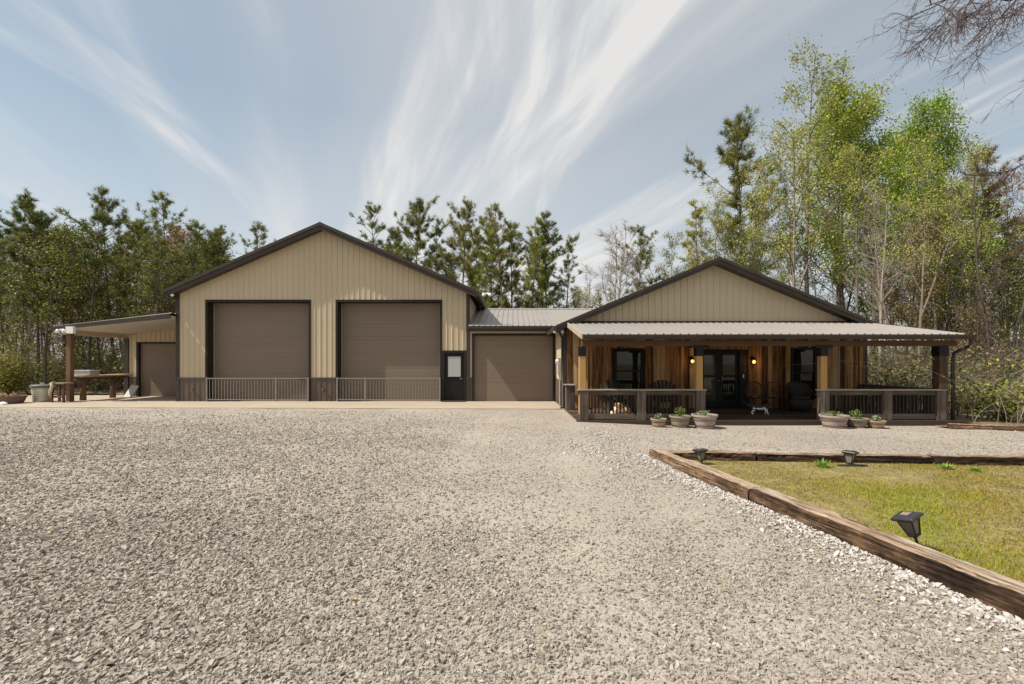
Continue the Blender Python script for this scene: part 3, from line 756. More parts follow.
# =================================================================== PLANTERS
M_terra = pm('pinkish_barrel_planter', (.33, .26, .225), .75, .15, 3, stretch=(1, 1, 4), dirt=.3)
M_olive = pm('aged_olive_planter', (.26, .22, .15), .8, .2, 3, stretch=(1, 1, 4), dirt=.4)
M_sand = pm('sandy_clay_planter', (.38, .27, .17), .8, .15, 4, dirt=.3)
M_soil = pm('potting_soil', (.035, .025, .018), .95, .4, 30, bump=.6)
M_plant = tint_mat('young_plant_leaves', [(.06, .10, .02), (.16, .22, .05), (.30, .34, .10)], .6, transl=.3)
M_sage = tint_mat('sage_plant_leaves', [(.10, .14, .06), (.22, .27, .14), (.40, .44, .28)], .6, transl=.2)
def leaf_cloud(n, c, r, size, seed, flat=.6):
    g = np.random.default_rng(seed)
    d = g.normal(size=(n, 3)); d /= np.linalg.norm(d, axis=1)[:, None]
    p = d*(g.random((n, 1))**.5)*np.array([r, r, r*flat])+np.array(c)
    a = g.normal(size=(n, 3)); a /= np.linalg.norm(a, axis=1)[:, None]
    b = np.cross(a, g.normal(size=(n, 3))); b /= np.linalg.norm(b, axis=1)[:, None]
    s = size*g.uniform(.6, 1.4, (n, 1))
    v = np.stack([p-a*s, p-b*s*.45, p+a*s, p+b*s*.45], 1).reshape(-1, 3)
    return v, np.arange(n*4).reshape(-1, 4), g.random(n)
def planter(px, D, w, ytop, mat, lab, plant, seed, ph=.2, kind='bushy'):
    x = px2(px, D); z = float(gz(x, D))-.005; h = (zz(ytop, D)-z); r = w*D/F/2
    t = thing('planter', lab, 'planter', (x, D, z), group='barrel planters in front of the porch')
    m = MB(); m.lathe([(r*.72, 0), (r*.74, .02), (r*.86, h*.5), (r*.96, h*.84), (r*1.04, h*.86), (r*1.05, h), (r*.95, h), (r*.92, h*.85)], 28); m.build('pot', mat, t, local=True, smooth=False)
    m = MB()
    for q in (.22, .62): m.lathe([(r*(.735+.25*q)+.006, h*q-.012), (r*(.735+.25*q)+.010, h*q+.012)], 28)
    m.build('band', pm('dark_pot_band', (.12, .09, .075), .6), t, local=True)
    m = MB(); m.lathe([(r*.93, h*.86), (r*.9, h*.9)], 20); m.build('soil', M_soil, t, local=True)
    v, f, ti = leaf_cloud(130, (0, 0, h+ph*.35), r*.6, .028, seed, ph/r/1.1)
    st = MB()
    for k in range(9):
        a = random.random()*6.28; st.tube([(0, 0, h*.9), (r*.5*math.cos(a)*random.random(), r*.5*math.sin(a)*random.random(), h+ph*random.uniform(.4, 1))], .006, 4)
    v2 = np.array(st.v)
    o = np_mesh('plant', v, f, plant, ti, t)
    so = st.build('stem', M_plant, o, local=True)
planter(658.5, 12.55, 15, 418.5, M_sand, 'smallest left planter of pale clay with a grey green plant', M_sage, 1, .16)
planter(680, 12.6, 20, 415.5, M_olive, 'olive grey planter with a flowering yellow green sprig beside the small one', M_plant, 2, .26)
planter(704.5, 12.5, 24, 414.3, M_terra, 'widest pinkish barrel planter left of the porch opening', M_sage, 3, .12)
planter(834, 12.5, 25, 415, M_terra, 'wide pinkish barrel planter right of the porch opening', M_plant, 4, .12)
planter(856.5, 12.6, 20, 418, M_olive, 'olive planter between the two right hand pots with an upright green sprout', M_plant, 5, .26)
planter(876, 12.45, 16, 420.5, M_sand, 'small clay pot with pale sage plant, rightmost of the planters', M_sage, 6, .15)

# =================================================================== LEFT SIDE CLUTTER
t = thing('trash_can', 'galvanised trash can with a dark lid left of the lean-to post', 'trash can', (px2(42, 19.4), 19.4, 0))
M_galv = pm('galvanised_can', (.50, .49, .40), .45, .12, 5, metal=.3, dirt=.3)
m = MB(); P = [(.26, 0), (.27, .02)]
for k in range(6): P += [(.28+k*.008, .08+k*.09), (.295+k*.008, .10+k*.09), (.285+k*.008, .13+k*.09)]
m.lathe(P+[(.34, .66)], 24); m.build('can', M_galv, t, local=True, smooth=True)
m = MB(); m.lathe([(.36, .60), (.37, .66), (.37, .69), (.30, .73), (.10, .75), (.0, .76)], 24); m.build('lid', pm('dark_green_lid', (.10, .115, .10), .4, .2, 6), t, local=True)
m = MB(); m.tube([(-.08, 0, .75), (-.08, 0, .79), (.08, 0, .79), (.08, 0, .75)], .012); m.build('lid_handle', M_galv, t, local=True)
t = thing('half_barrel', 'low brown half barrel planter at the far left of the driveway', 'planter', (px2(9, 18.6), 18.6, 0))
m = MB(); m.lathe([(.38, 0), (.44, .10), (.49, .24), (.53, .30), (.53, .33), (.48, .33), (.46, .27)], 26); m.build('tub', pm('brown_barrel_wood', (.16, .10, .075), .8, .25, 4, stretch=(1, 1, 3)), t, local=True)
m = MB(); m.lathe([(.47, .27), (.4, .30)], 20); m.build('soil', M_soil, t, local=True)
v, f, ti = leaf_cloud(160, (0, 0, .32), .34, .04, 9, .12)
np_mesh('dry_leaves', v, f, tint_mat('dry_leaf_litter', [(.25, .13, .05), (.4, .25, .1), (.5, .38, .2)], .8), ti, t)
m = MB(); m.lathe([(.10, 0), (.12, .03), (.11, .08), (.05, .13), (.0, .14)], 12, (px2(3, 18.0), 18.0, 0), sx=1.3)
tag(m.build('white_stone', pm('white_stone', (.7, .7, .68), .7, .1, 8)), 'white rounded stone in front of the half barrel', 'stone')
# log workbench
t = thing('workbench', 'long rough timber bar bench along the open side of the lean-to', 'workbench', (-18.4, 21, 0))
m = MB(); m.bar((-18.35, 19.75, 1.06), (-18.35, 22.4, 1.06), .55, .07, tint=.9, segs=6, jit=.006); m.build('bench_top', tint_mat('pale_slab', [(.2, .13, .08), (.42, .30, .19), (.5, .38, .25)], .8, grain=(9, 1.5, 9)), t, bevel=.01)
m = MB(); m.bar((-18.35, 19.8, .97), (-18.35, 22.4, .97), .14, .11, tint=.4); m.build('beam', M_log, t)
for y in (20.1, 21.6):
    m = MB(); m.tube([(-18.35, y, 0), (-18.33, y, .5), (-18.35, y, .92)], [.12, .10, .11], 9, tint=.45); lg = m.build('leg', M_log, t, smooth=True)
    for s in (-1, 1):
        m = MB(); m.tube([(-18.35, y, .52), (-18.35, y+s*.36, .9)], .045, 7, tint=.35); m.build('brace', M_log, t, smooth=True)
t = thing('metal_box', 'grey metal box lying on the near end of the timber bar bench', 'box', (-18.35, 20.2, 1.096))
m = MB(); m.box(-.30, .42, -.24, .24, 0, .17); m.build('box_body', pm('grey_sheet_metal', (.42, .42, .42), .45, .1, 4, metal=.3), t, local=True, bevel=.01)
m = MB(); m.box(-.32, .44, -.26, .26, .172, .22); m.build('lid', pm('grey_sheet_metal_lid', (.5, .5, .5), .45, .1, 4, metal=.3), t, local=True, bevel=.01)
t = thing('small_bench', 'low wooden stand beside the lean-to post next to the trash can', 'stand', (-18.42, 19.2, 0))
m = MB(); m.bar((-.28, 0, .79), (.32, 0, .79), .45, .05, tint=.8); m.build('top', M_greyh, t, local=True, bevel=.005)
for sx in (-.22, .26):
    for sy in (-.16, .16):
        m = MB(); m.bar((sx, sy, 0), (sx, sy, .76), .07, .07, up=(0, 1, 0), tint=.3); m.build('leg', M_log, t, local=True)
m = MB(); m.bar((-.25, -.15, .25), (.28, -.15, .25), .03, .08, tint=.4); m.build('stretcher', M_log, t, local=True)
m = MB(); g = random.Random(3)
P = [(g.uniform(-.02, .02)-18.52+.04*math.sin(k), 18.88+.02*math.cos(k), .80-k*.09) for k in range(7)]
m.tube([(-18.54, 19.08, .835), (-18.53, 18.95, .835)]+P, [.02, .03]+[.05, .055, .05, .06, .045, .04, .02], 7)
tag(m.build('hanging_rag', pm('pale_old_rag', (.5, .38, .25), .9, .3, 9), smooth=True), 'pale rag hanging off the front of the low wooden stand', 'rag')
m = MB(); m.bar((px2(128, 22.1), 22.05, 0), (px2(132, 22.2), 22.4, .55), .36, .03, up=(0, -1, .2)); 
tag(m.build('leaning_board', pm('pale_board', (.5, .48, .44), .6, .08, 4)), 'pale grey board leaning on the wainscot left of the lean-to door', 'board')

# =================================================================== TIMBER EDGING
TIE = [(.012, .008, .006), (.055, .031, .018), (.17, .105, .06), (.30, .22, .15), (.40, .33, .26)]
def tie_mat():
    m, nt, N, L, bs = new_mat('old_railway_sleeper')
    tc = N.new('ShaderNodeTexCoord')
    mp = N.new('ShaderNodeMapping'); mp.inputs['Scale'].default_value = (2.2, 22, 22); L.new(tc.outputs['Object'], mp.inputs[0])
    oi = N.new('ShaderNodeObjectInfo'); ad = N.new('ShaderNodeVectorMath'); ad.operation = 'ADD'
    k = N.new('ShaderNodeMath'); k.operation = 'MULTIPLY'; k.inputs[1].default_value = 50; L.new(oi.outputs['Random'], k.inputs[0])
    L.new(mp.outputs[0], ad.inputs[0]); L.new(k.outputs[0], ad.inputs[1])
    n = N.new('ShaderNodeTexNoise'); n.inputs['Scale'].default_value = 1.3; n.inputs['Detail'].default_value = 10; n.inputs['Roughness'].default_value = .7
    L.new(ad.outputs[0], n.inputs['Vector'])
    big = N.new('ShaderNodeTexNoise'); big.inputs['Scale'].default_value = 2.2; big.inputs['Detail'].default_value = 5
    mp2 = N.new('ShaderNodeMapping'); mp2.inputs['Scale'].default_value = (.8, 3, 3); L.new(tc.outputs['Object'], mp2.inputs[0]); L.new(mp2.outputs[0], big.inputs['Vector'])
    at = N.new('ShaderNodeAttribute'); at.attribute_name = 'tint'
    s1 = N.new('ShaderNodeMath'); s1.operation = 'MULTIPLY_ADD'; s1.inputs[1].default_value = 1.5; L.new(n.outputs['Fac'], s1.inputs[0]); L.new(at.outputs['Fac'], s1.inputs[2])
    s2 = N.new('ShaderNodeMath'); s2.operation = 'MULTIPLY_ADD'; s2.inputs[1].default_value = 1.1; L.new(big.outputs['Fac'], s2.inputs[0]); L.new(s1.outputs[0], s2.inputs[2])
    s3 = N.new('ShaderNodeMath'); s3.operation = 'SUBTRACT'; s3.inputs[1].default_value = .98; s3.use_clamp = True; L.new(s2.outputs[0], s3.inputs[0])
    ck = N.new('ShaderNodeTexNoise'); ck.inputs['Scale'].default_value = 1; ck.inputs['Detail'].default_value = 8; ck.inputs['Roughness'].default_value = .6
    mp3 = N.new('ShaderNodeMapping'); mp3.inputs['Scale'].default_value = (2.6, 50, 50); L.new(tc.outputs['Object'], mp3.inputs[0]); L.new(mp3.outputs[0], ck.inputs['Vector'])
    cm = N.new('ShaderNodeMapRange'); cm.inputs['From Min'].default_value = .36; cm.inputs['From Max'].default_value = .50; cm.inputs['To Min'].default_value = .18; cm.inputs['To Max'].default_value = 1; L.new(ck.outputs['Fac'], cm.inputs['Value'])
    cr = N.new('ShaderNodeValToRGB'); el = cr.color_ramp.elements
    el[0].color = (*TIE[0], 1); el[1].color = (*TIE[-1], 1)
    for i in (1, 2, 3): e = el.new(i/4); e.color = (*TIE[i], 1)
    L.new(s3.outputs[0], cr.inputs[0])
    vm = N.new('ShaderNodeVectorMath'); vm.operation = 'SCALE'; L.new(cr.outputs[0], vm.inputs[0]); L.new(cm.outputs[0], vm.inputs['Scale'])
    L.new(vm.outputs[0], bs.inputs['Base Color']); bs.inputs['Roughness'].default_value = .95; bs.inputs['Specular IOR Level'].default_value = .2
    b = N.new('ShaderNodeBump'); b.inputs['Strength'].default_value = 1.0; b.inputs['Distance'].default_value = .02
    L.new(n.outputs['Fac'], b.inputs['Height']); L.new(b.outputs[0], bs.inputs['Normal'])
    return m
M_tie = tie_mat()
def sleeper(p, ang, L, w, h, lab, tint_side=.3, tint_top=.75, seed=0):
    """squared old timber; local x along the length, with worn, uneven edges"""
    g = np.random.default_rng(seed)
    nx = int(L/.06); prof = []
    ch = .022
    base = [(-w/2, 0), (-w/2, h*.5), (-w/2+.004, h-ch), (-w/2+ch, h-.002), (-w/6, h+.004), (w/6, h+.002), (w/2-ch, h), (w/2, h-ch), (w/2, h*.5), (w/2, 0)]
    m = MB(); vs = []; n = len(base)
    wob = np.cumsum(g.normal(0, .0022, (nx+1, n, 2)), axis=0); wob -= np.linspace(0, 1, nx+1)[:, None, None]*wob[-1]
    chip = np.zeros((nx+1, n))
    for q in range(int(L*3)):
        c = g.integers(0, nx+1); j = g.choice([2, 3, 6, 7]); wd = g.integers(1, 5)
        for k in range(max(0, c-wd), min(nx+1, c+wd+1)): chip[k, j] = max(chip[k, j], g.uniform(.005, .022))
    for k in range(nx+1):
        x = L*k/nx
        for j, (a, b) in enumerate(base):
            e = g.normal(0, .0016, 3)
            sh = 1-chip[k, j]/max(w/2, .01)*1.2
            endr = .008 if k in (0, nx) else 0
            vs.append((x+(e[0] if 0 < k < nx else g.normal(0, .004)), a*sh+wob[k, j, 0]+e[1]-math.copysign(endr, a), max(b-chip[k, j]+wob[k, j, 1]*.6+e[2]-(endr if b > h*.4 else 0), -.06 if b == 0 else 0)))
    for k in range(nx+1):
        for j in (0, n-1):
            i = k*n+j; vs[i] = (vs[i][0], vs[i][1], -.08)
    for k in range(nx):
        for j in range(n-1):
            a = k*n+j
            m.add([vs[a], vs[a+1], vs[a+n+1], vs[a+n]], [(0, 1, 2, 3)], tint_top if 3 <= j <= 5 else tint_side+g.uniform(-.04, .04))
    m.add(vs[:n], [tuple(range(n))], tint_side); m.add(vs[nx*n:], [tuple(reversed(range(n)))], tint_side-.1)
    o = m.build('timber_sleeper', M_tie); o.location = (p[0], p[1], float(gz(p[0], p[1]))+(p[2] if len(p) > 2 else 0)); o.rotation_euler = (0, 0, ang)
    b = bpy.data.meshes  # keep
    tag(o, lab, 'timber', 'old timbers edging the lawn')
    return o
# long row: face line from (2.34,8.05) to (3.22,2.96)
dx, dy = .1703, -.9854; off = (.9854*.117, .1703*.117)
angA = math.atan2(dy, dx)
def alongA(s): return (2.34+dx*s+off[0], 8.05+dy*s+off[1])
sleeper(alongA(0), angA, 2.54, .235, .165, 'long lawn edge timber whose far end meets the far row', .12, .50, 1)
sleeper((*alongA(2.57), 0), angA, 2.85, .235, .175, 'long dark faced timber running past the near solar light', -.08, .50, 2)
sleeper(alongA(5.45), angA, 2.6, .235, .20, 'nearest lawn edge timber leaving the picture at lower right', -.12, .50, 3)
fdx, fdy = .9966, -.082
fang = math.atan2(fdy, fdx)
def alongF(s): return (4.0+fdx*s-fdy*.11*-1*0, 7.63+fdy*s+.11)
sleeper(alongF(-1.42), fang, 1.39, .22, .16, 'short far row timber behind the leftmost solar light', -.12, .35, 4)
sleeper(alongF(0.01), fang, 2.66, .22, .155, 'dark far row timber in the middle behind the lawn weeds', -.25, .30, 5)
sleeper(alongF(2.70), fang, 2.6, .22, .16, 'far row timber at the right edge of the lawn', -.2, .32, 6)
sleeper(alongF(5.33), fang, 2.6, .22, .16, 'far row timber beyond the right edge of the lawn', -.2, .32, 7)
sleeper((11.5, 12.38), math.atan2(-.30, .95), 2.6, .2, .13, 'low brown timber edging the woods right of the porch', .0, .35, 8)
sleeper((14.0, 11.58), math.atan2(-.30, .95), 2.6, .2, .13, 'low brown timber edging the woods at the right picture edge', .0, .35, 9)

# =================================================================== SOLAR LIGHTS
M_lglass = glass_mat('clear_lamp_panes', (.17, .155, .13), .10)
def solar(loc, rot, lab, s=1.0):
    t = thing('solar_light', lab, 'garden light', loc, group='black solar stake lights on the lawn', rot=rot)
    t.scale = (s, s, s)
    r2 = math.sqrt(2)
    def frus(m, prof, tw=math.pi/4):
        vs = []; fs = []
        for r, z in prof:
            for i in range(4):
                a = tw+math.pi/2*i; vs.append((r*r2*math.cos(a), r*r2*math.sin(a), z))
        for k in range(len(prof)-1):
            for i in range(4):
                a = k*4+i; b = k*4+(i+1) % 4; fs.append((a, b, b+4, a+4))
        fs += [(3, 2, 1, 0), tuple(range(len(prof)*4-4, len(prof)*4))]
        m.add(vs, fs)
    m = MB(); m.tube([(0, 0, -.1), (0, 0, .02), (0, 0, .12)], .014, 8); m.lathe([(.02, .10), (.026, .115), (.02, .13)], 10); m.build('stake', M_blackm, t, local=True)
    m = MB(); frus(m, [(.045, .125), (.05, .13), (.05, .148), (.045, .15)]); m.build('base', M_blackm, t, local=True)
    m = MB(); frus(m, [(.040, .152), (.072, .318)]); m.build('lamp_glass', M_lglass, t, local=True)
    for i in range(4):
        a = math.pi/4+math.pi/2*i; m = MB(); m.bar((.044*r2*math.cos(a), .044*r2*math.sin(a), .148), (.078*r2*math.cos(a), .078*r2*math.sin(a), .325), .012, .012); m.build('corner_bar', M_blackm, t, local=True)
    m = MB(); m.lathe([(.022, .155), (.024, .18), (.012, .20), (.004, .205)], 10); m.build('bulb', pm('pale_led', (.7, .7, .65), .3), t, local=True)
    m = MB(); frus(m, [(.085, .322), (.092, .325), (.118, .345), (.120, .362), (.105, .378), (.06, .392)]); cp = m.build('cap', M_blackm, t, local=True, bevel=.004)
    m = MB(); m.box(-.045, .045, -.045, .045, .3925, .396); m.build('solar_panel', pm('dusty_solar_panel', (.22, .17, .13), .35, .3, 20), cp, local=True)
solar((px2(920, 3.95), 3.96, .09), (R(-13), R(-14), R(24)), 'leaning black solar light on the lawn nearest the camera', .72)
solar((px2(702, 7.42), 7.42, -.0), (R(-3), R(-5), R(20)), 'black solar light at the left corner of the lawn by the meeting timbers', .72)
solar((px2(849, 7.3), 7.3, -.03), (R(2), R(3), R(35)), 'black solar light before the middle of the far timber row', .78)
for px, D, l in ((840, 7.27, 'fallen black lamp stake lying beside the middle solar light'),):
    m = MB(); m.tube([(px2(838, D), D, .045), (px2(866, D), D-.02, .05)], .02, 8); tag(m.build('lamp_stake', M_blackm), l, 'stake')

# =================================================================== GROUND
def grid(name, x0, x1, y0, y1, st, mat, dz=0.0, mask=None, noise=0.0):
    nx = int((x1-x0)/st)+1; ny = int((y1-y0)/st)+1
    X, Y = np.meshgrid(np.linspace(x0, x1, nx), np.linspace(y0, y1, ny), indexing='ij')
    Z = gz(X, Y)+dz+noise*(np.sin(X*1.3+Y*.7)*np.sin(Y*1.9-X*.4)+.5*np.sin(X*3.1+1)*np.sin(Y*2.7))
    v = np.stack([X, Y, Z], -1).reshape(-1, 3)
    i, j = np.meshgrid(np.arange(nx-1), np.arange(ny-1), indexing='ij')
    a = (i*ny+j).ravel(); f = np.stack([a, a+ny, a+ny+1, a+1], 1)
    if mask is not None:
        c = v[f].mean(1); f = f[mask(c[:, 0], c[:, 1])]
    return struct(np_mesh(name, v, f, mat, smooth=True))

def gravel_mat(name, base, dark, pale, scale=26, pale_edge=False):
    m, nt, N, L, bs = new_mat(name)
    tc = N.new('ShaderNodeTexCoord')
    v = N.new('ShaderNodeTexVoronoi'); v.inputs['Scale'].default_value = scale; v.inputs['Randomness'].default_value = 1
    L.new(tc.outputs['Object'], v.inputs['Vector'])
    v2 = N.new('ShaderNodeTexVoronoi'); v2.inputs['Scale'].default_value = scale*2.3; L.new(tc.outputs['Object'], v2.inputs['Vector'])
    cr = N.new('ShaderNodeValToRGB'); el = cr.color_ramp.elements
    el[0].position = .0; el[0].color = (*dark, 1); el[1].position = 1; el[1].color = (*pale, 1)
    e = el.new(.2); e.color = (*base, 1); e = el.new(.8); e.color = (*[b*1.1 for b in base], 1)
    sp = N.new('ShaderNodeSeparateColor'); L.new(v.outputs['Color'], sp.inputs[0]); L.new(sp.outputs[0], cr.inputs[0])
    n = N.new('ShaderNodeTexNoise'); n.inputs['Scale'].default_value = .35; n.inputs['Detail'].default_value = 7; n.inputs['Roughness'].default_value = .6
    L.new(tc.outputs['Object'], n.inputs['Vector'])
    mr = N.new('ShaderNodeMapRange'); mr.inputs['From Min'].default_value = .3; mr.inputs['From Max'].default_value = .7
    mr.inputs['To Min'].default_value = .86; mr.inputs['To Max'].default_value = 1.14; L.new(n.outputs['Fac'], mr.inputs['Value'])
    mu = N.new('ShaderNodeVectorMath'); mu.operation = 'SCALE'; L.new(cr.outputs[0], mu.inputs[0]); L.new(mr.outputs[0], mu.inputs['Scale'])
    L.new(mu.outputs[0], bs.inputs['Base Color'])
    bs.inputs['Roughness'].default_value = .95; bs.inputs['Specular IOR Level'].default_value = .2
    sb = N.new('ShaderNodeMath'); sb.operation = 'SUBTRACT'; sb.inputs[0].default_value = 1; L.new(v.outputs['Distance'], sb.inputs[1])
    s3 = N.new('ShaderNodeMath'); s3.operation = 'MULTIPLY_ADD'; s3.inputs[1].default_value = -.4; L.new(v2.outputs['Distance'], s3.inputs[0]); L.new(sb.outputs[0], s3.inputs[2])
    ms = N.new('ShaderNodeMath'); ms.operation = 'MULTIPLY_ADD'; ms.inputs[1].default_value = .9; L.new(sp.outputs[1], ms.inputs[0]); L.new(s3.outputs[0], ms.inputs[2])
    b = N.new('ShaderNodeBump'); b.inputs['Strength'].default_value = .7; b.inputs['Distance'].default_value = .007
    L.new(ms.outputs[0], b.inputs['Height']); L.new(b.outputs[0], bs.inputs['Normal'])
    return m
M_gravel = gravel_mat('crushed_gravel_ground', (.300, .265, .222), (.19, .163, .134), (.375, .338, .293), 55)
# lawn region: right of the long timber row, in front of the far row
def line_x(y): return 2.34+(8.05-y)*.1729
def far_y(x): return 7.63-(x-4.0)*.082
def in_lawn(x, y, m=0.): return (x > line_x(y)+.12+m) & (y < far_y(x)+.08-m)
def woods_right(x, y): # forest floor right of the porch
    return ((x > 11.55) & (y > 12.42-(x-11.5)*.316)) & ((x > 12.52) | (y < 12.9))
grid('gravel_driveway', -34, 22, -14, 23.6, .2, M_gravel, 0, noise=.012)
M_lawn = pm('lawn_soil', (.19, .15, .06), .95, .4, 9, bump=.5, dirt=.6, dirt_col=(.15, .15, .035))
grid('lawn', 2, 14, -6, 8.2, .05, M_lawn, .035, mask=lambda x, y: in_lawn(x, y), noise=.006)
M_floor = pm('forest_floor', (.15, .105, .06), .95, .45, 2.5, bump=.8, bscale=14, dirt=.6, dirt_col=(.08, .075, .03))
grid('forest_floor', 11.5, 60, 4, 60, .4, M_floor, .05, mask=woods_right, noise=.03)
me = MB(); me.add([(-400, -400, -.16), (400, -400, -.16), (400, 500, -.16), (-400, 500, -.16)], [(0, 1, 2, 3)])
struct(me.build('ground', M_floor))
grid('woodland_ground', -90, 90, 23.4, 110, 1.0, M_floor, .05, mask=lambda x, y: (x < 11.5) | (y > 60) | (x > 60), noise=.12)
# concrete apron
mb = MB(); Xs = np.linspace(-24.5, 1.76, 60); g = random.Random(2)
top = [(x, 17.25-(x+24.5)*.031+g.uniform(-.02, .02)) for x in Xs]
vs = [(x, y, .022) for x, y in top]+[(x, 19.58 if x > -14 else 23.3, .022) for x, y in top]+[(x, y, -.1) for x, y in top]
n = len(top)
mb.add(vs, [(i, i+1, n+i+1, n+i) for i in range(n-1)]+[(2*n+i, 2*n+i+1, i+1, i) for i in range(n-1)])
struct(mb.build('concrete_apron', M_conc))
mb = MB(); mb.box(-13.9, 1.84, 19.585, 20.4, -.05, .014); struct(mb.build('concrete_sill', M_conc))

# ---------------- loose stones
def stones(name, n_target, region, size, mat, seed, keep, ico=True, z0=0.0, flat=(.5, .95)):
    g = np.random.default_rng(seed)
    x0, x1, y0, y1 = region
    x = g.uniform(x0, x1, n_target); y = g.uniform(y0, y1, n_target)
    k = keep(x, y, g); x, y = x[k], y[k]; n = len(x)
    if ico:
        t = (1+5**.5)/2
        V = np.array([(-1, t, 0), (1, t, 0), (-1, -t, 0), (1, -t, 0), (0, -1, t), (0, 1, t), (0, -1, -t), (0, 1, -t), (t, 0, -1), (t, 0, 1), (-t, 0, -1), (-t, 0, 1)])/1.9
        Fc = np.array([(0, 11, 5), (0, 5, 1), (0, 1, 7), (0, 7, 10), (0, 10, 11), (1, 5, 9), (5, 11, 4), (11, 10, 2), (10, 7, 6), (7, 1, 8), (3, 9, 4), (3, 4, 2), (3, 2, 6), (3, 6, 8), (3, 8, 9), (4, 9, 5), (2, 4, 11), (6, 2, 10), (8, 6, 7), (9, 8, 1)])
    else:
        V = np.array([(-1, -.9, -1), (1, -1, -1), (.9, 1, -1), (-1, .8, -1), (-.7, -.65, 1), (.75, -.6, 1), (.6, .7, 1), (-.75, .6, 1.)])*.82
        Fc = np.array([(4, 5, 6, 7), (0, 1, 5, 4), (1, 2, 6, 5), (2, 3, 7, 6), (3, 0, 4, 7)])
    s = size[0]*np.exp(np.clip(g.normal(0, size[1], n), -1.2, .72))
    if name == 'gravel_near' or name == 'gravel_middle': s = s*(1+.40*sstep(1.0, -3.5, x))*np.where(g.random(n) < .02, 1.3, 1)
    v = V[None]*(1+g.normal(0, .24, (n, len(V), 1)))+g.normal(0, .14, (n, len(V), 3))
    v = v*np.stack([s*g.uniform(.9, 1.5, n), s*g.uniform(.6, 1, n), s*g.uniform(flat[0], flat[1], n)], 1)[:, None]*.5
    a = g.uniform(0, 6.283, n); tx = g.normal(0, .34, n); ty = g.normal(0, .34, n)
    ca, sa = np.cos(a)[:, None], np.sin(a)[:, None]
    z = v[..., 2]+v[..., 0]*tx[:, None]+v[..., 1]*ty[:, None]
    X = v[..., 0]*ca-v[..., 1]*sa+x[:, None]; Y = v[..., 0]*sa+v[..., 1]*ca+y[:, None]
    base = gz(x, y)+.012*(np.sin(x*1.3+y*.7)*np.sin(y*1.9-x*.4)+.5*np.sin(x*3.1+1)*np.sin(y*2.7))
    Z = z+(base+s*g.uniform(.0, .22, n)+z0)[:, None]
    vv = np.stack([X, Y, Z], -1).reshape(-1, 3)
    ff = (Fc[None]+(np.arange(n)*len(V))[:, None, None]).reshape(-1, Fc.shape[1])
    ti = np.repeat(np.clip(g.beta(2.2, 2.2, n), 0, 1), len(Fc))
    return np_mesh(name, vv, ff, mat, ti)
M_stone = tint_mat('crushed_grey_stones', [(.095, .080, .065), (.218, .192, .160), (.280, .250, .211), (.320, .288, .248), (.43, .398, .355)], .95, spec=.2)
M_pale = tint_mat('pale_limestone_chips', [(.26, .225, .19), (.36, .33, .30), (.45, .42, .39), (.54, .52, .50)], .95, spec=.2)
def patch(x, y):
    a = .5+.5*np.sin(x*1.1+2*np.sin(y*.5))*np.sin(y*.9+1.5*np.sin(x*.7))
    b = .5+.5*np.sin(x*3.3+1.7*np.sin(y*2.1))*np.sin(y*2.9+1.4*np.sin(x*2.3))
    t = np.exp(-((x-.35-.10*y)/.35)**2)+np.exp(-((x-2.0+.02*y)/.30)**2)*(y < 6)+np.exp(-((x+1.3-.06*y)/.35)**2)     # packed wheel tracks
    return np.clip(.6*a+.55*b-.55*t, 0, 1)
def keep_near(x, y, g):
    w = 1.10*y+1.8
    return (np.abs(x) < w) & (y < 5.0+g.uniform(-.35, .35, len(x))) & ~in_lawn(x, y, -.3) & (g.random(len(x)) < np.clip(1-(y-2.5)*.23, .42, 1)*np.clip(.30+.72*patch(x, y)+.35*sstep(0, -3, x), 0, 1))
def keep_mid(x, y, g):
    w = 1.10*y+1.8
    return (np.abs(x) < w) & ~in_lawn(x, y, -.3) & (y > 5.0+g.uniform(-.35, .35, len(x))) & ((x < 1.6) | (y < 12.8)) & ((x > 11.4) | (y < 16.6)) & (g.random(len(x)) < np.clip((17.5-y)/12.5, .10, 1)**1.4*np.clip(.26+.78*patch(x, y)+.2*sstep(0, -4, x), 0, 1))
def keep_far(x, y, g):
    return (np.abs(x) < 1.1*y+1) & ~in_lawn(x, y, -.3) & ((x < 1.6) | (y < 12.8)) & (y < 17.0+.0*x) & (g.random(len(x)) < np.clip((17.5-y)/7, .12, 1)*(.4+.6*patch(x, y)))
a1 = stones('gravel_near', 400000, (-7, 7, 1.4, 5.4), (.0150, .45), M_stone, 21, keep_near, ico=False, flat=(.35, .7))
a2 = stones('gravel_middle', 850000, (-19, 16, 4.6, 16.9), (.0138, .42), M_stone, 22, keep_mid, ico=False, flat=(.35, .7))
for o, l in ((a1, 'crushed grey stone covering the driveway nearest the camera'), (a2, 'crushed grey stone covering the driveway from its middle to the buildings')):
    stuff(o, l, 'gravel')
def keep_pale(x, y, g):
    d = line_x(y)-x
    return (d > -.02) & (d < .75) & (g.random(len(x)) < np.exp(-np.clip(d, 0, 9)/(.17+.05*np.sin(y*2.2))))
p1 = stones('pale_gravel', 75000, (1.2, 4.2, 1.4, 8.5), (.020, .38), M_pale, 24, keep_pale, z0=.008)
def keep_pale2(x, y, g):
    return g.random(len(x)) < np.exp(-((x-1.75-.3*np.sin(y*1.3))/.35)**2)*np.exp(-((y-9.2)/1.5)**2)*.8
p2 = stones('pale_gravel_patch', 9000, (0.4, 3.6, 7, 12), (.03, .3), M_pale, 25, keep_pale2, ico=False, z0=.004)
stuff(p1, 'pale limestone chips along the long lawn edge timbers', 'gravel'); stuff(p2, 'pale limestone chips spilled at the corner of the timbers', 'gravel')

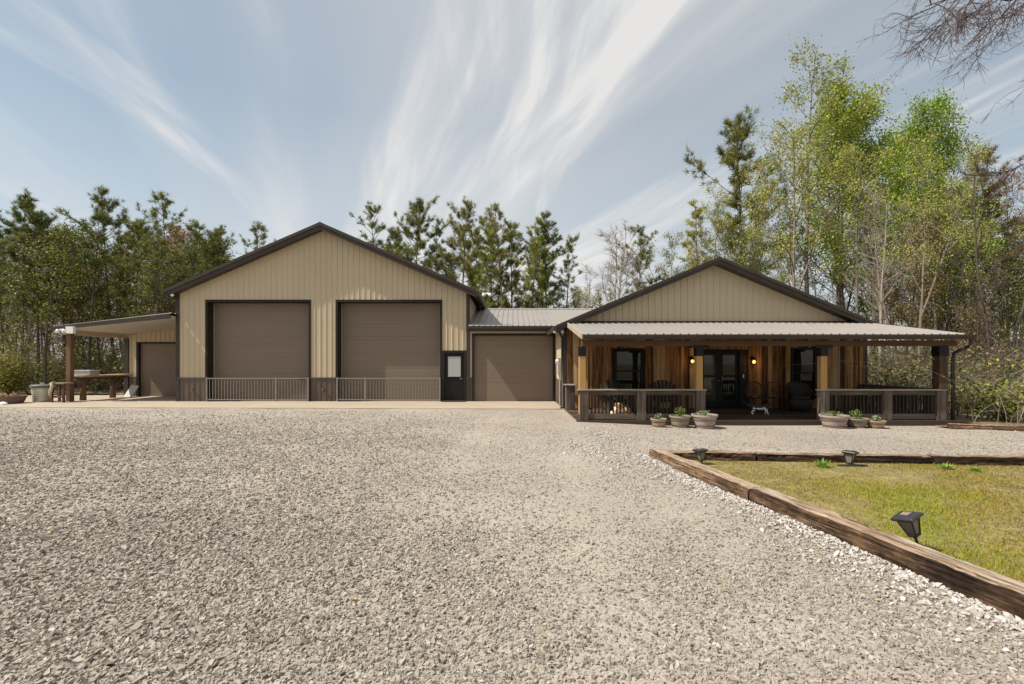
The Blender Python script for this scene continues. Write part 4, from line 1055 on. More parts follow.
def dry_leaves():
    g = np.random.default_rng(61); n = 130; y = g.uniform(2, 13, n); x = g.uniform(-1, 1, n)*(y*1.1+1)
    k = ~in_lawn(x, y, -.3) & (y < 12); x, y = x[k], y[k]; n = len(x); c = np.stack([x, y, gz(x, y)+.022], 1)
    a = np.stack([np.cos(y*99), np.sin(y*99), g.normal(0, .25, n)], 1); b = np.stack([-np.sin(y*99), np.cos(y*99), g.normal(0, .25, n)], 1); s = g.uniform(.012, .026, (n, 1))
    v = np.stack([c-a*s, c-b*s*.55, c+a*s, c+b*s*.55+np.array([0, 0, .008])], 1).reshape(-1, 3)
    return np_mesh('fallen_leaves', v, np.arange(4*n).reshape(-1, 4), tint_mat('fallen_leaf_bits', [(.16, .08, .03), (.36, .20, .07), (.45, .30, .13)], .8), g.random(n))
stuff(dry_leaves(), 'small dry orange leaves scattered on the gravel', 'leaves')
# ---------------- grass
def grass():
    g = np.random.default_rng(5); n = 330000
    y = 1.5+(g.random(n)**1.0)*6.4; x = g.uniform(2.2, 11.5, n)
    k = in_lawn(x, y, .02) & (x < 1.12*y+1.6); x, y = x[k], y[k]
    lush = .5+.5*np.sin(x*1.7+1.3*np.sin(y*1.1))*np.sin(y*1.5+np.sin(x*.9)*2)
    gl = np.exp(-((x-3.95-.9*(y-4.6))**2/.55))*np.exp(-((y-4.8)/1.5)**2)     # greener drift beyond the near light
    lush = np.clip(lush*.42+gl*.6+.12*np.sin(x*5+2*np.sin(y*4))*np.sin(y*6+x), 0, 1)
    bare = sstep(.55, .85, .5+.5*np.sin(x*2.9+2*np.sin(y*2.3))*np.sin(y*3.7+1.6*np.sin(x*1.9)))
    k = g.random(len(x)) < (.50+.5*lush)*(1-.5*bare); x, y, lush = x[k], y[k], lush[k]
    n = len(x); h = (.012+.020*lush)*np.exp(g.normal(0, .4, n)); w = g.uniform(.003, .006, n)
    a = g.uniform(0, 6.283, n); lean = g.normal(0, .5, (n, 2))*h[:, None]
    z = gz(x, y)+.034
    ca, sa = np.cos(a)*w, np.sin(a)*w
    v = np.stack([np.stack([x-ca, y-sa, z], 1), np.stack([x+ca, y+sa, z], 1), np.stack([x+lean[:, 0], y+lean[:, 1], z+h], 1)], 1).reshape(-1, 3)
    ti = np.clip(lush*.8+g.normal(.14, .24, n), 0, 1)
    return np_mesh('grass', v, np.arange(3*n).reshape(-1, 3), tint_mat('spring_lawn_grass', [(.13, .085, .022), (.33, .24, .05), (.35, .30, .03), (.28, .30, .02), (.26, .34, .024)], .7, transl=.35), ti)
stuff(grass(), 'patchy yellow green spring lawn inside the timber edging', 'grass')
M_weed = tint_mat('bright_weed_leaves', [(.10, .20, .03), (.22, .38, .06), (.4, .5, .12)], .6, transl=.35)
def weed(px, D, h, lab, seed, n=90):
    x = px2(px, D); g = np.random.default_rng(seed); t = []
    vs = []; k = 0
    a = g.uniform(0, 6.283, n); L = h*g.uniform(.4, 1, n); el = g.uniform(.35, 1.4, n); r = g.uniform(0, .05, n)
    d = np.stack([np.cos(a)*np.cos(el), np.sin(a)*np.cos(el), np.sin(el)], 1)
    s = np.stack([-np.sin(a), np.cos(a), 0*a], 1)*.010
    b = np.stack([r*np.cos(a), r*np.sin(a), 0*a], 1)
    tip = b+d*L[:, None]; mid = b+d*(L*.55)[:, None]
    v = np.stack([b, mid-s, tip, mid+s], 1).reshape(-1, 3)
    o = np_mesh('weed', v, np.arange(4*n).reshape(-1, 4), M_weed, g.random(n)); o.location = (x, D, .035)
    tag(o, lab, 'weed', 'bright green weeds on the lawn')
weed(822, 7.2, .17, 'bright green weed tuft left of the middle solar light', 1)
weed(946, 7.1, .10, 'low bright weed tuft before the right half of the far timbers', 2, 120)
weed(975, 6.95, .08, 'small flat weed near the right end of the far timbers', 3, 90)

# =================================================================== TREES
class Tree:
    """collects branches (fixed number of points each) and foliage faces, all in numpy"""
    P = 5
    def __init__(s, seed): s.g = random.Random(seed); s.n = np.random.default_rng(seed); s.br = []; s.rad = []; s.tips = []
    def branch(s, p, d, L, r0, r1, wander=.12, lift=0.0):
        g = s.g; pts = [Vector(p)]; d = Vector(d).normalized(); st = L/(s.P-1)
        for k in range(s.P-1):
            d = (d+Vector((g.gauss(0, wander), g.gauss(0, wander), g.gauss(0, wander)+lift))).normalized()
            pts.append(pts[-1]+d*st)
        s.br.append([tuple(q) for q in pts]); s.rad.append([r0+(r1-r0)*k/(s.P-1) for k in range(s.P)])
        return pts, d
    def wood(s, sides=5, start=0, end=None):
        B = np.array(s.br[start:end]); Rr = np.array(s.rad[start:end]); N, P = B.shape[:2]
        T = np.gradient(B, axis=1); T /= np.linalg.norm(T, axis=2, keepdims=True)+1e-9
        A = np.where(np.abs(T[..., 2:3]) < .9, np.array([0, 0, 1.]), np.array([1., 0, 0]))
        X = np.cross(T, A); X /= np.linalg.norm(X, axis=2, keepdims=True)+1e-9; Y = np.cross(T, X)
        th = np.arange(sides)*2*np.pi/sides
        V = B[:, :, None]+(X[:, :, None]*np.cos(th)[None, None, :, None]+Y[:, :, None]*np.sin(th)[None, None, :, None])*Rr[:, :, None, None]
        V = V.reshape(-1, 3)
        b, k, i = np.meshgrid(np.arange(N), np.arange(P-1), np.arange(sides), indexing='ij')
        o = (b*P+k)*sides; a = o+i; c = o+(i+1) % sides
        return V, np.stack([a, a+sides, c+sides, c], -1).reshape(-1, 4)
def needles(n, tips, dirs, K=18, L=.24, w=.026, spread=.9):
    T = np.repeat(tips, K, 0); Dv = np.repeat(dirs, K, 0)+n.normal(0, spread, (len(T), 3)); Dv /= np.linalg.norm(Dv, axis=1)[:, None]
    ln = L*n.uniform(.6, 1.2, (len(T), 1)); S = np.cross(Dv, n.normal(size=Dv.shape)); S /= np.linalg.norm(S, axis=1)[:, None]
    T = T+n.normal(0, .05, T.shape)
    v = np.stack([T-S*w*.5, T+S*w*.5, T+Dv*ln], 1).reshape(-1, 3)
    return v, np.arange(len(v)).reshape(-1, 3), np.repeat(n.random(len(tips)), K)*.6+n.random(len(T))*.4
def leaves(n, pts, per, spread, size):
    T = np.repeat(pts, per, 0)+n.normal(0, spread, (len(pts)*per, 3))
    a = n.normal(size=T.shape); a /= np.linalg.norm(a, axis=1)[:, None]
    b = np.cross(a, n.normal(size=T.shape)); b /= np.linalg.norm(b, axis=1)[:, None]
    s = size*n.uniform(.6, 1.4, (len(T), 1))
    v = np.stack([T-a*s, T-b*s*.6, T+a*s, T+b*s*.6], 1).reshape(-1, 3)
    return v, np.arange(len(v)).reshape(-1, 4), np.repeat(n.random(len(pts)), per)*.5+n.random(len(T))*.5

def pine(seed, H=14, r=.15, c0=.45, Lm=2.6, nb=46, K=26, dens=1.7, nl=.30):
    Lm *= 1.3
    t = Tree(seed); g = t.g
    P0 = t.P; t.P = 5
    # trunk of three joined pieces
    p = Vector((0, 0, -.15)); d = Vector((g.gauss(0, .02), g.gauss(0, .02), 1)); tp = [p]
    for k in range(3):
        pts, d = t.branch(p, d, H/3, r*(1-k*.32), r*(1-(k+1)*.32)+.008, .015, .03); p = pts[-1]; tp += pts[1:]
    nt = len(t.br)
    def at(f):
        f = min(max(f, 0), .999)*(len(tp)-1); i = int(f); return tp[i].lerp(tp[i+1], f-i)
    tips = []; dirs = []
    for k in range(9):      # dead stubs
        f = g.uniform(.15, c0); a = g.uniform(0, 6.28)
        t.branch(at(f), (math.cos(a), math.sin(a), g.uniform(-.3, .2)), g.uniform(.3, 1.1), .018, .005, .2)
    for k in range(nb):
        f = c0+(1-c0)*((k+g.random())/nb); u = (f-c0)/(1-c0)
        a = k*2.4+g.uniform(-.5, .5); L = (Lm*(1-u**2.2)**.8*(.45+.55*min(u*3, 1))+.35)*g.choice([.3, .55, .8, 1, 1.15])*g.uniform(.85, 1.1)*(.75+.35*math.sin(k*.9+seed))
        el = -.05+u*.9+g.uniform(-.15, .2)
        pts, dd = t.branch(at(f), (math.cos(a)*math.cos(el), math.sin(a)*math.cos(el), math.sin(el)), L, .035*(1-u*.6)+.006, .010, .10, .07)
        m = int((3+L*2.6)*dens)
        for q in range(m):
            w = g.uniform(.35, 1); i = min(int(w*4), 3); b = pts[i].lerp(pts[i+1], w*4-i) if w < 1 else pts[-1]
            dq = (dd+Vector((g.gauss(0, .6), g.gauss(0, .6), g.gauss(.25, .4)))).normalized(); l2 = g.uniform(.15, .5)*(1+L*.12)
            tw, de = t.branch(b, dq, l2, .010, .006, .12, .08)
            tips.append(tuple(tw[-1])); dirs.append(tuple(de)); 
            if g.random() < .5: tips.append(tuple(tw[2])); dirs.append(tuple(de))
        tips.append(tuple(pts[-1])); dirs.append(tuple(dd))
    tips.append(tuple(tp[-1])); dirs.append((0, 0, 1))
    v, f, ti = needles(t.n, np.array(tips), np.array(dirs), K, nl)
    return t, nt, (v, f, ti), H
def decid(seed, H=14, r=.13, c0=.35, nb=16, up=.9, Lm=.30, per=9, size=.06, spread=.16, bare=False, sub=(7, 5), forks=0):
    t = Tree(seed); g = t.g
    stems = []
    p = Vector((0, 0, -.15)); d = Vector((g.gauss(0, .04), g.gauss(0, .04), 1)); tp = [p]
    for k in range(3):
        pts, d = t.branch(p, d, H/3.1, r*(1-k*.31), r*(1-(k+1)*.31)+.006, .05, .06); p = pts[-1]; tp += pts[1:]
    stems.append((tp, 0, H))
    for q in range(forks):
        i = g.randint(2, 6); b = tp[i]; a = g.uniform(0, 6.28); L = (H-b.z)*g.uniform(.7, .95)
        pp, dd = t.branch(b, (math.cos(a)*.4, math.sin(a)*.4, 1), L/2, r*.6, r*.35, .05, .1)
        p2, dd = t.branch(pp[-1], dd, L/2, r*.35, .012, .06, .08); stems.append((pp+p2[1:], b.z, L))
    nt = len(t.br); tips = []
    for tp, z0, L0 in stems:
        nn = nb if z0 == 0 else nb*2//3
        cc = c0 if z0 == 0 else .25
        for k in range(nn):
            f = cc+(1-cc)*((k+g.random())/nn); f = min(f, .985); i = f*(len(tp)-1); j = int(i); b = tp[j].lerp(tp[j+1], i-j)
            u = (f-cc)/(1-cc); a = k*2.4+g.uniform(-.6, .6); L = H*Lm*(1-u*.72)*g.uniform(.55, 1.1)*(.6+.4*min(1, u*5)); el = up*g.uniform(.6, 1.15)
            pts, dd = t.branch(b, (math.cos(a)*math.cos(el), math.sin(a)*math.cos(el), math.sin(el)), L, r*.30*(1-u*.6)+.006, .009, .13, .05)
            for q in range(sub[0]):
                w = g.uniform(.25, 1); i = min(int(w*4), 3); c = pts[i].lerp(pts[i+1], w*4-i)
                dq = (dd+Vector((g.gauss(0, .65), g.gauss(0, .65), g.gauss(.1, .45)))).normalized(); L2 = L*g.uniform(.2, .45)
                p2, d2 = t.branch(c, dq, L2, .012, .005, .16, .03)
                for s_ in range(sub[1]):
                    w = g.uniform(.2, 1); i = min(int(w*4), 3); c2 = p2[i].lerp(p2[i+1], w*4-i)
                    d3 = (d2+Vector((g.gauss(0, .7), g.gauss(0, .7), g.gauss(.0, .5)))).normalized()
                    p3, _ = t.branch(c2, d3, g.uniform(.15, .5), .007, .003, .15)
                    tips.append(tuple(p3[-1])); tips.append(tuple(p3[2]))
    if bare: fol = None
    else: fol = leaves(t.n, np.array(tips), per, spread, size)
    return t, nt, fol, H

BARKS = dict(
    pine=pm('pine_bark', (.17, .125, .095), .9, .35, 3, stretch=(3, 3, .6), bump=.6),
    grey=pm('grey_brown_bark', (.19, .155, .12), .9, .3, 3, stretch=(3, 3, .5), bump=.5),
    dark=pm('dark_bark', (.075, .058, .045), .9, .3, 3, stretch=(3, 3, .5), bump=.5),
    pale=pm('pale_twig_bark', (.30, .25, .20), .9, .2, 3, stretch=(3, 3, .5)),
    red=pm('reddish_twig_bark', (.085, .052, .048), .8, .25, 6, stretch=(3, 3, .5)))
LEAF = dict(
    pine=tint_mat('pine_needles', [(.030, .042, .012), (.14, .16, .03), (.36, .36, .07)], .5, transl=.22, objrand=.2),
    pineyel=tint_mat('sunlit_pine_needles', [(.09, .11, .02), (.27, .29, .05), (.50, .48, .10)], .5, transl=.4, objrand=.15),  # sunlight put into the colour: lighter, yellower copy of the pine needles
    green=tint_mat('fresh_green_leaves', [(.07, .12, .010), (.24, .34, .025), (.48, .56, .08)], .55, transl=.32, objrand=.12),
    deep=tint_mat('deep_shade_leaves', [(.02, .03, .007), (.085, .105, .018), (.34, .38, .055)], .6, transl=.25, objrand=.2),  # shade put into the colour: darker copy of the olive leaves
    yellow=tint_mat('budding_yellow_leaves', [(.17, .18, .03), (.35, .37, .07), (.56, .54, .15)], .6, transl=.28, objrand=.15),
    olive=tint_mat('olive_understory_leaves', [(.04, .048, .012), (.16, .17, .03), (.42, .42, .08)], .6, transl=.25, objrand=.2),
    brown=tint_mat('dry_brown_leaves', [(.16, .10, .05), (.30, .20, .10), (.42, .31, .17)], .8, transl=.25, objrand=.15),
    rust=tint_mat('rusty_dry_needles', [(.11, .075, .03), (.21, .15, .06), (.14, .15, .05)], .7, transl=.25, objrand=.15))
CACHE = {}
def proto(key, data, bark, leaf):
    t, nt, fol, H = data
    v1, f1 = t.wood(8, 0, nt); v2, f2 = t.wood(3, nt, None)
    tr = bpy.data.meshes.new(key+'_trunk')
    CACHE[key] = (v1, f1, v2, f2, fol, H, bark, leaf, {})
def mk_mesh(nm, v, f, ti=None):
    me = bpy.data.meshes.new(nm); m, k = f.shape
    me.vertices.add(len(v)); me.vertices.foreach_set('co', v.astype(np.float32).ravel())
    me.loops.add(m*k); me.loops.foreach_set('vertex_index', f.astype(np.int32).ravel())
    me.polygons.add(m); me.polygons.foreach_set('loop_start', np.arange(0, m*k, k, dtype=np.int32))
    me.update(calc_edges=True)
    me.shade_flat()
    if ti is not None: a = me.attributes.new('tint', 'FLOAT', 'FACE'); a.data.foreach_set('value', ti.astype(np.float32))
    return me
def tree(key, px, D, ytop=None, lab=None, group=None, rz=None, name='tree', leaf=None, bark=None, H=None, cat='tree', wide=1.0, xy=None):
    v1, f1, v2, f2, fol, H0, b0, l0, made = CACHE[key]
    x, y = xy if xy else (px2(px, D), D)
    if H is None: H = zz(ytop, D)
    s = H/H0
    bark = bark or b0; leaf = leaf or l0
    if (bark, leaf) not in made:
        a = mk_mesh(key+'_trunk', v1, f1); a.materials.append(BARKS[bark]); a.polygons.foreach_set('use_smooth', [True]*len(f1))
        b = mk_mesh(key+'_limbs', v2, f2); b.materials.append(BARKS[bark])
        c = None
        if fol is not None: c = mk_mesh(key+'_crown', *fol); c.materials.append(LEAF[leaf])
        made[(bark, leaf)] = (a, b, c)
    a, b, c = made[(bark, leaf)]
    t = thing(name, lab, cat, (x, y, float(gz(x, y))), rz if rz is not None else random.uniform(0, 6.28), group)
    t.scale = (s*wide, s*wide, s)
    o = bpy.data.objects.new('trunk', a); COL.objects.link(o); o.parent = t
    o2 = bpy.data.objects.new('branches', b); COL.objects.link(o2); o2.parent = o
    if c: o3 = bpy.data.objects.new('crown', c); COL.objects.link(o3); o3.parent = t
    return t
proto('pineA', pine(1, 14, .14, .42, 2.3, 50), 'pine', 'pine')
proto('pineB', pine(2, 14, .13, .50, 2.0, 40, dens=.9), 'pine', 'pine')
proto('pineC', pine(3, 14, .14, .30, 2.7, 56), 'pine', 'pine')
proto('pineD', pine(4, 14, .12, .62, 1.7, 30, dens=.9), 'pine', 'pine')
proto('pineE', pine(5, 14, .13, .25, 2.2, 60, dens=.8), 'pine', 'pine')
proto('leafA', decid(11, 16, .13, .38, 20, .95, .30, per=3, size=.055, spread=.17), 'grey', 'yellow')
proto('leafB', decid(12, 16, .15, .24, 26, .8, .34, per=13, size=.06, spread=.27), 'grey', 'green')
proto('leafC', decid(13, 16, .12, .42, 17, 1.0, .26, per=3, size=.055, spread=.15, forks=1), 'grey', 'yellow')
proto('leafD', decid(14, 10, .10, .15, 20, .6, .34, per=3, size=.06, spread=.20), 'dark', 'olive')
proto('leafE', decid(15, 9, .09, .2, 16, .7, .34, per=2, size=.055, spread=.18, forks=2), 'dark', 'olive')
proto('bareA', decid(21, 12, .12, .30, 18, .8, .32, bare=True, sub=(8, 6), forks=1), 'grey', 'yellow')
proto('bareB', decid(22, 13, .10, .35, 16, .9, .28, bare=True, sub=(7, 6)), 'dark', 'yellow')
proto('bareC', decid(23, 10, .09, .2, 18, .7, .36, bare=True, sub=(8, 6), forks=2), 'pale', 'yellow')

# --- individual trees seen behind the buildings
# left woods
tree('pineA', 22, 27, 202, 'tall pine at the far left with a thin leading shoot above its neighbours', name='pine_tree')
tree('leafD', 46, 24, 222, 'leafy tree on dark twin trunks left of the lean-to post', name='leafy_tree', leaf='deep', bark='dark')
tree('pineC', 116, 30, 200, 'dense dark pine standing highest above the lean-to roof', name='pine_tree', rz=2)
tree('pineD', 172, 31, 196, 'slim pine with an open top left of the tall workshop roof', name='pine_tree', rz=1)
tree('pineD', 251, 40, 227, 'single pine top showing above the left slope of the workshop roof', name='pine_tree', rz=4)
tree('leafD', 98, 26, 232, 'yellow green tree between the far left pine and the dense dark pine', name='leafy_tree', leaf='deep')
tree('pineB', 205, 33, 232, 'small pine just left of the workshop eave', name='pine_tree')
# middle
P_ = 'pines behind the workshop and link garage'
tree('pineB', 380, 40, 212, 'leftmost pine above the right slope of the workshop roof', name='pine_tree', group=P_)
tree('pineA', 413, 38, 204, 'tallest leaning pine top above the workshop roof', name='pine_tree', group=P_)
tree('pineC', 457, 37, 208, 'dense pine above the right eave of the workshop', name='pine_tree', group=P_)
tree('pineD', 505, 41, 209, 'thin open topped pine above the left end of the link garage roof', name='pine_tree', group=P_)
tree('pineE', 528, 38, 224, 'yellow green pine over the middle of the link garage roof', name='pine_tree', group=P_, leaf='pineyel')
tree('pineC', 551, 39, 221, 'broad dark green pine over the right part of the link garage roof', name='pine_tree', group=P_)
tree('pineE', 480, 35, 250, 'low sunlit pine right beside the workshop eave', name='pine_tree', group=P_, leaf='pineyel')
for px, D, yt, key, lf in ((396, 42, 232, 'pineA', 'pine'), (432, 43, 226, 'pineE', 'pine'), (470, 42, 235, 'pineC', 'pineyel'), (492, 43, 228, 'pineA', 'pineyel'), (516, 44, 232, 'pineC', 'pine'), (536, 43, 238, 'pineA', 'pineyel'), (563, 44, 242, 'pineE', 'pine')):
    tree(key, px, D, yt, 'filler pine in the dense row behind the taller pines over the link garage', name='pine_tree', group='shorter pines in the rear row', leaf=lf)
tree('leafB', 438, 39, 255, 'bright green tree in front of the pines above the workshop roof', name='leafy_tree', leaf='olive')
tree('bareC', 611, 37, 222, 'pale bare tree between the link garage roof and the porch house gable', name='bare_tree', rz=1)
tree('bareA', 588, 41, 262, 'low tan leafless tree above the left slope of the porch house roof', name='bare_tree', bark='pale')
tree('pineB', 642, 38, 224, 'small dark pine beside the pale bare tree', name='pine_tree', rz=3)
# right
tree('pineC', 738, 37, 118, 'tall dark pine left of the yellow budding trees', name='pine_tree', rz=5.2)
tree('pineE', 706, 34, 205, 'yellow green pine lower down beside the tall dark pine', name='pine_tree', leaf='pineyel', wide=1.15)
tree('leafA', 760, 33, 165, 'slender yellow green tree just right of the tall dark pine', name='leafy_tree', leaf='yellow')
tree('leafA', 806, 33, 56, 'tallest budding tree with sparse yellow leaves above the porch house', name='leafy_tree', rz=1.0)
tree('leafC', 838, 35, 66, 'second tall budding yellow tree beside the tallest one', name='leafy_tree', rz=3.0)
tree('leafC', 790, 30, 120, 'thin many stemmed budding tree left of the tallest one', name='leafy_tree', rz=2.0)
tree('leafB', 876, 34, 80, 'big fresh green tree right of the budding yellow trees', name='leafy_tree', rz=.4, wide=.9)
tree('leafB', 915, 31, 112, 'shorter fresh green tree sloping down to the right woods', name='leafy_tree', rz=2.4, wide=.85)
tree('leafB', 850, 37, 92, 'fresh green crown half hidden behind the second tall budding tree', name='leafy_tree', rz=5.4, wide=.9)
tree('leafB', 935, 35, 135, 'rounded fresh green crown low against the rusty pines', name='leafy_tree', rz=1.4)
tree('leafA', 858, 29, 150, 'forked pale trunked tree above the porch roof', name='leafy_tree', rz=.4)
tree('bareA', 955, 36, 130, 'tall grey leafless tree right of the fresh green trees', name='bare_tree', rz=1.4)
tree('pineB', 972, 33, 150, 'thin brownish pine above the right end of the porch roof', name='pine_tree', leaf='rust')
tree('pineE', 1008, 30, 178, 'rusty brown pine at the right picture edge', name='pine_tree', leaf='rust', wide=1.2)
tree('pineB', 935, 27, 215, 'small rusty needled pine below the fresh green trees', name='pine_tree', leaf='rust', wide=1.3)
tree('bareB', 1012, 21, 150, 'dark crooked leafless tree right of the down pipe', name='bare_tree', rz=.7, wide=1.0)
tree('bareB', 895, 24, 190, 'dark thin leafless tree seen over the porch roof end', name='bare_tree', rz=2.7)
# repeated slender trees filling the woods
fr = random.Random(8)
def fill(keys, n, pxr, Dr, hr, lab, grp, name, leafs=(None,), barks=(None,), tops=None):
    for k in range(n):
        px = pxr[0]+(pxr[1]-pxr[0])*(k+fr.random())/n; D = fr.uniform(*Dr)
        tree(fr.choice(keys), px, D, H=zz(fr.uniform(*tops), D) if tops else fr.uniform(*hr), lab=lab, group=grp, name=name, leaf=fr.choice(leafs), bark=fr.choice(barks), rz=fr.uniform(0, 6.28))
fill(['bareA', 'bareB', 'leafC', 'bareB', 'bareA', 'leafC'], 34, (800, 1075), (26, 48), (8, 17), 'slender tree standing in the thick woods behind the right end of the porch', 'slender trees in the right hand woods', 'woodland_tree', ('yellow', 'deep', 'brown', 'green'), ('dark', 'dark', 'pine'))
fill(['bareB', 'leafE', 'leafD', 'bareB'], 18, (905, 1090), (18, 30), (6, 9), 'dark twiggy tree in the undergrowth close behind the right end of the porch', 'dark undergrowth trees right of the porch', 'woodland_tree', ('deep', 'brown', 'deep'), ('dark',), tops=(215, 325))
for px, D, yt, key, bk, rz_, l in ((918, 21, 130, 'leafC', 'grey', 1.2, 'straight pale trunked tree seen through the last porch bay'),
                       (903, 23, 170, 'bareB', 'grey', 3.1, 'thin pale tree just left of the straight pale trunk in the last porch bay'),
                       (880, 22, 190, 'bareA', 'pale', 0.3, 'pale twiggy tree nearest the house corner in the last porch bay'),
                       (987, 19, 140, 'bareB', 'dark', 4.1, 'dark slanting tree between the down pipe and the right picture edge'),
                       (965, 24, 175, 'leafC', 'dark', 5.0, 'dark thin trunked tree just right of the down pipe')):
    tree(key, px, D, yt, l, name='woodland_tree', bark=bk, rz=rz_, wide=.8)
fill(['bareB', 'leafE', 'pineB', 'leafD', 'pineA'], 46, (-50, 245), (25, 44), (7, 11), 'thin tree standing in the thick woods behind the lean-to', 'thin trees in the left hand woods', 'woodland_tree', ('deep', 'deep', 'brown', 'olive'), ('dark', 'dark', 'grey'), tops=(222, 285))
for k, (px, yt) in enumerate(((4, 222), (38, 214), (66, 238), (88, 212), (134, 224), (150, 240), (190, 226), (219, 240))):
    tree(('pineD', 'pineA', 'pineD')[k % 3], px, 24.5+(k*1.7) % 4, yt, 'straight dark trunked pine in the front row of the woods behind the lean-to', name='pine_tree', group='front row pines of the left hand woods', bark='dark', leaf='pine')
fill(['bareC', 'leafE', 'pineE'], 16, (385, 700), (44, 56), (8, 11), 'pale thin tree in the woods behind the link garage', 'pale trees behind the link garage', 'woodland_tree', ('brown', 'olive', 'yellow'), ('pale', 'grey'))
fill(['bareA', 'leafA', 'leafC'], 10, (670, 800), (32, 46), (10, 16), 'slender tree standing in the woods above the porch house roof', 'slender trees above the porch house roof', 'woodland_tree', ('yellow', 'olive'), ('grey', 'pale'))
# woods behind the camera, seen only in the window glass and by their shade: kept few
for k, (x, y) in enumerate(((-9, -19), (-2, -22), (4, -18), (9, -22), (15, -19))):
    tree(('leafD', 'leafE')[k % 2], 0, 0, H=9, lab='leafy tree across the driveway mirrored in the entry door glass', group='trees mirrored in the porch glass', name='leafy_tree', leaf='olive', xy=(x, y), wide=1.3)

# --- overhanging bare tree at upper right
t = Tree(77); g = t.g
base = Vector((10.2, 6.2, -.15)); p = base; d = Vector((-.05, 0, 1)); tp = [p]
for k in range(3):
    pts, d = t.branch(p, d, 3.0, .15-.03*k, .12-.03*k, .03, .05); p = pts[-1]; tp += pts[1:]
nt = len(t.br)
def limb(start, target, r, drop, n1=16, n2=7, n3=5, lmax=1.3):
    start = Vector(start); target = Vector(target); prev = start; D = target-start; P = [start]
    for k in range(1, 13):
        q = start.lerp(target, k/12)+Vector((g.gauss(0, .05), g.gauss(0, .05), g.gauss(0, .05)+.25*math.sin(math.pi*k/12))); P.append(q)
    for a in range(0, 12, 4):
        t.br.append([tuple(q) for q in P[a:a+5]]); t.rad.append([max(r*(1-(a+i)/13), .006) for i in range(5)])
    for k in range(n1):
        w = .10+.9*(k+g.random())/n1; i = min(int(w*12), 11); b = P[i].lerp(P[i+1], w*12-i)
        dq = (D.normalized()*.55+Vector((g.gauss(0, .35), g.gauss(0, .55), g.gauss(-drop, .45)))).normalized(); L = lmax*(1.1-w*.6)*g.uniform(.5, 1.1)
        p1, d1 = t.branch(b, dq, L, .008, .0035, .16, -.03)
        for q in range(n2):
            w2 = g.uniform(.1, 1); i = min(int(w2*4), 3); c = p1[i].lerp(p1[i+1], w2*4-i)
            p2, d2 = t.branch(c, (d1+Vector((g.gauss(0, .6), g.gauss(0, .6), g.gauss(-.2, .5)))), L*g.uniform(.25, .6), .0036, .0020, .18, -.05)
            for s_ in range(n3):
                w3 = g.uniform(.2, 1); i = min(int(w3*4), 3); c = p2[i].lerp(p2[i+1], w3*4-i)
                t.branch(c, (d2+Vector((g.gauss(0, .7), g.gauss(0, .7), g.gauss(-.1, .5)))), g.uniform(.10, .28), .0024, .0014, .15)
limb((10.1, 6.2, 6.3), (5.6, 6.4, 6.5), .06, .6, 48, 9, 6, 1.5)
limb((10.1, 6.2, 7.0), (6.6, 5.9, 6.9), .05, .4, 14, 8, 5, 1.0)
limb((10.1, 6.3, 4.2), (6.75, 6.9, 4.45), .03, .15, 14, 6, 4, .7)
limb((10.1, 6.2, 6.0), (8.6, 3.5, 6.6), .05, .3, 8, 5, 3, .8)
v1, f1 = t.wood(8, 0, nt); v2, f2 = t.wood(4, nt, None)
ot = thing('overhanging_tree', 'bare reddish twigged tree reaching into the upper right of the sky', 'tree', base)
o = np_mesh('trunk', v1-np.array(base), f1, BARKS['grey'], parent=ot, smooth=True); o2 = np_mesh('branches', v2-np.array(base), f2, BARKS['red'], parent=o)

# ---------------- underbrush : tangled stems and sparse leaves
def brush(name, lab, region, n, seed, leaf, bark, hmax=2.4, keep=None, per=7, leafsize=.05, arch=.8, rr=.009, lw=1):
    g = np.random.default_rng(seed); x0, x1, y0, y1 = region
    x = g.uniform(x0, x1, n); y = g.uniform(y0, y1, n)
    if keep is not None: k = keep(x, y); x, y = x[k], y[k]
    n = len(x); P = 6; a = g.uniform(0, 6.283, n); L = hmax*g.uniform(.35, 1.1, n)*(.55+.75*patch(x*1.7+seed, y*1.7)); k = np.arange(P)/(P-1)
    bend = g.uniform(.2, arch, n)*L
    B = np.stack([x[:, None]+np.cos(a)[:, None]*bend[:, None]*k**2, y[:, None]+np.sin(a)[:, None]*bend[:, None]*k**2,
                  (gz(x, y))[:, None]+L[:, None]*(k-.25*k**3*(bend/L)[:, None])], -1)+g.normal(0, .04, (n, P, 3))*k[None, :, None]
    t = Tree(seed); t.br = B; t.rad = (rr*(1.15-k))[None]*np.ones((n, 1))*g.uniform(.6, 1.6, (n, 1))
    # side twigs
    m = n*5; idx = g.integers(0, n, m); kk = g.integers(1, P-1, m); S = B[idx, kk]; d = g.normal(0, 1, (m, 3)); d[:, 2] = np.abs(d[:, 2])*.8; d /= np.linalg.norm(d, axis=1)[:, None]
    q = np.arange(P)/(P-1); B2 = S[:, None]+d[:, None]*(g.uniform(.2, .7, m)*hmax/2.4)[:, None, None]*q[None, :, None]+g.normal(0, .02, (m, P, 3))*q[None, :, None]
    t.br = np.concatenate([B, B2]); t.rad = np.concatenate([t.rad, (rr*.5*(1.1-q))[None]*np.ones((m, 1))])
    v, f = t.wood(3)
    o = stuff(np_mesh(name, v, f, BARKS[bark]), lab[0], 'brush')
    tips = np.concatenate([B[:, 3:].reshape(-1, 3), B2[:, 3:].reshape(-1, 3)])
    sel = g.random(len(tips)) < lw; tips = tips[sel]
    vv, ff, ti = leaves(g, tips, per, .13, leafsize)
    o2 = stuff(np_mesh(name+'_leaves', vv, ff, LEAF[leaf], ti), lab[1], 'foliage')
def k_right(x, y): return woods_right(x, y-.15) & (x > 12.6)
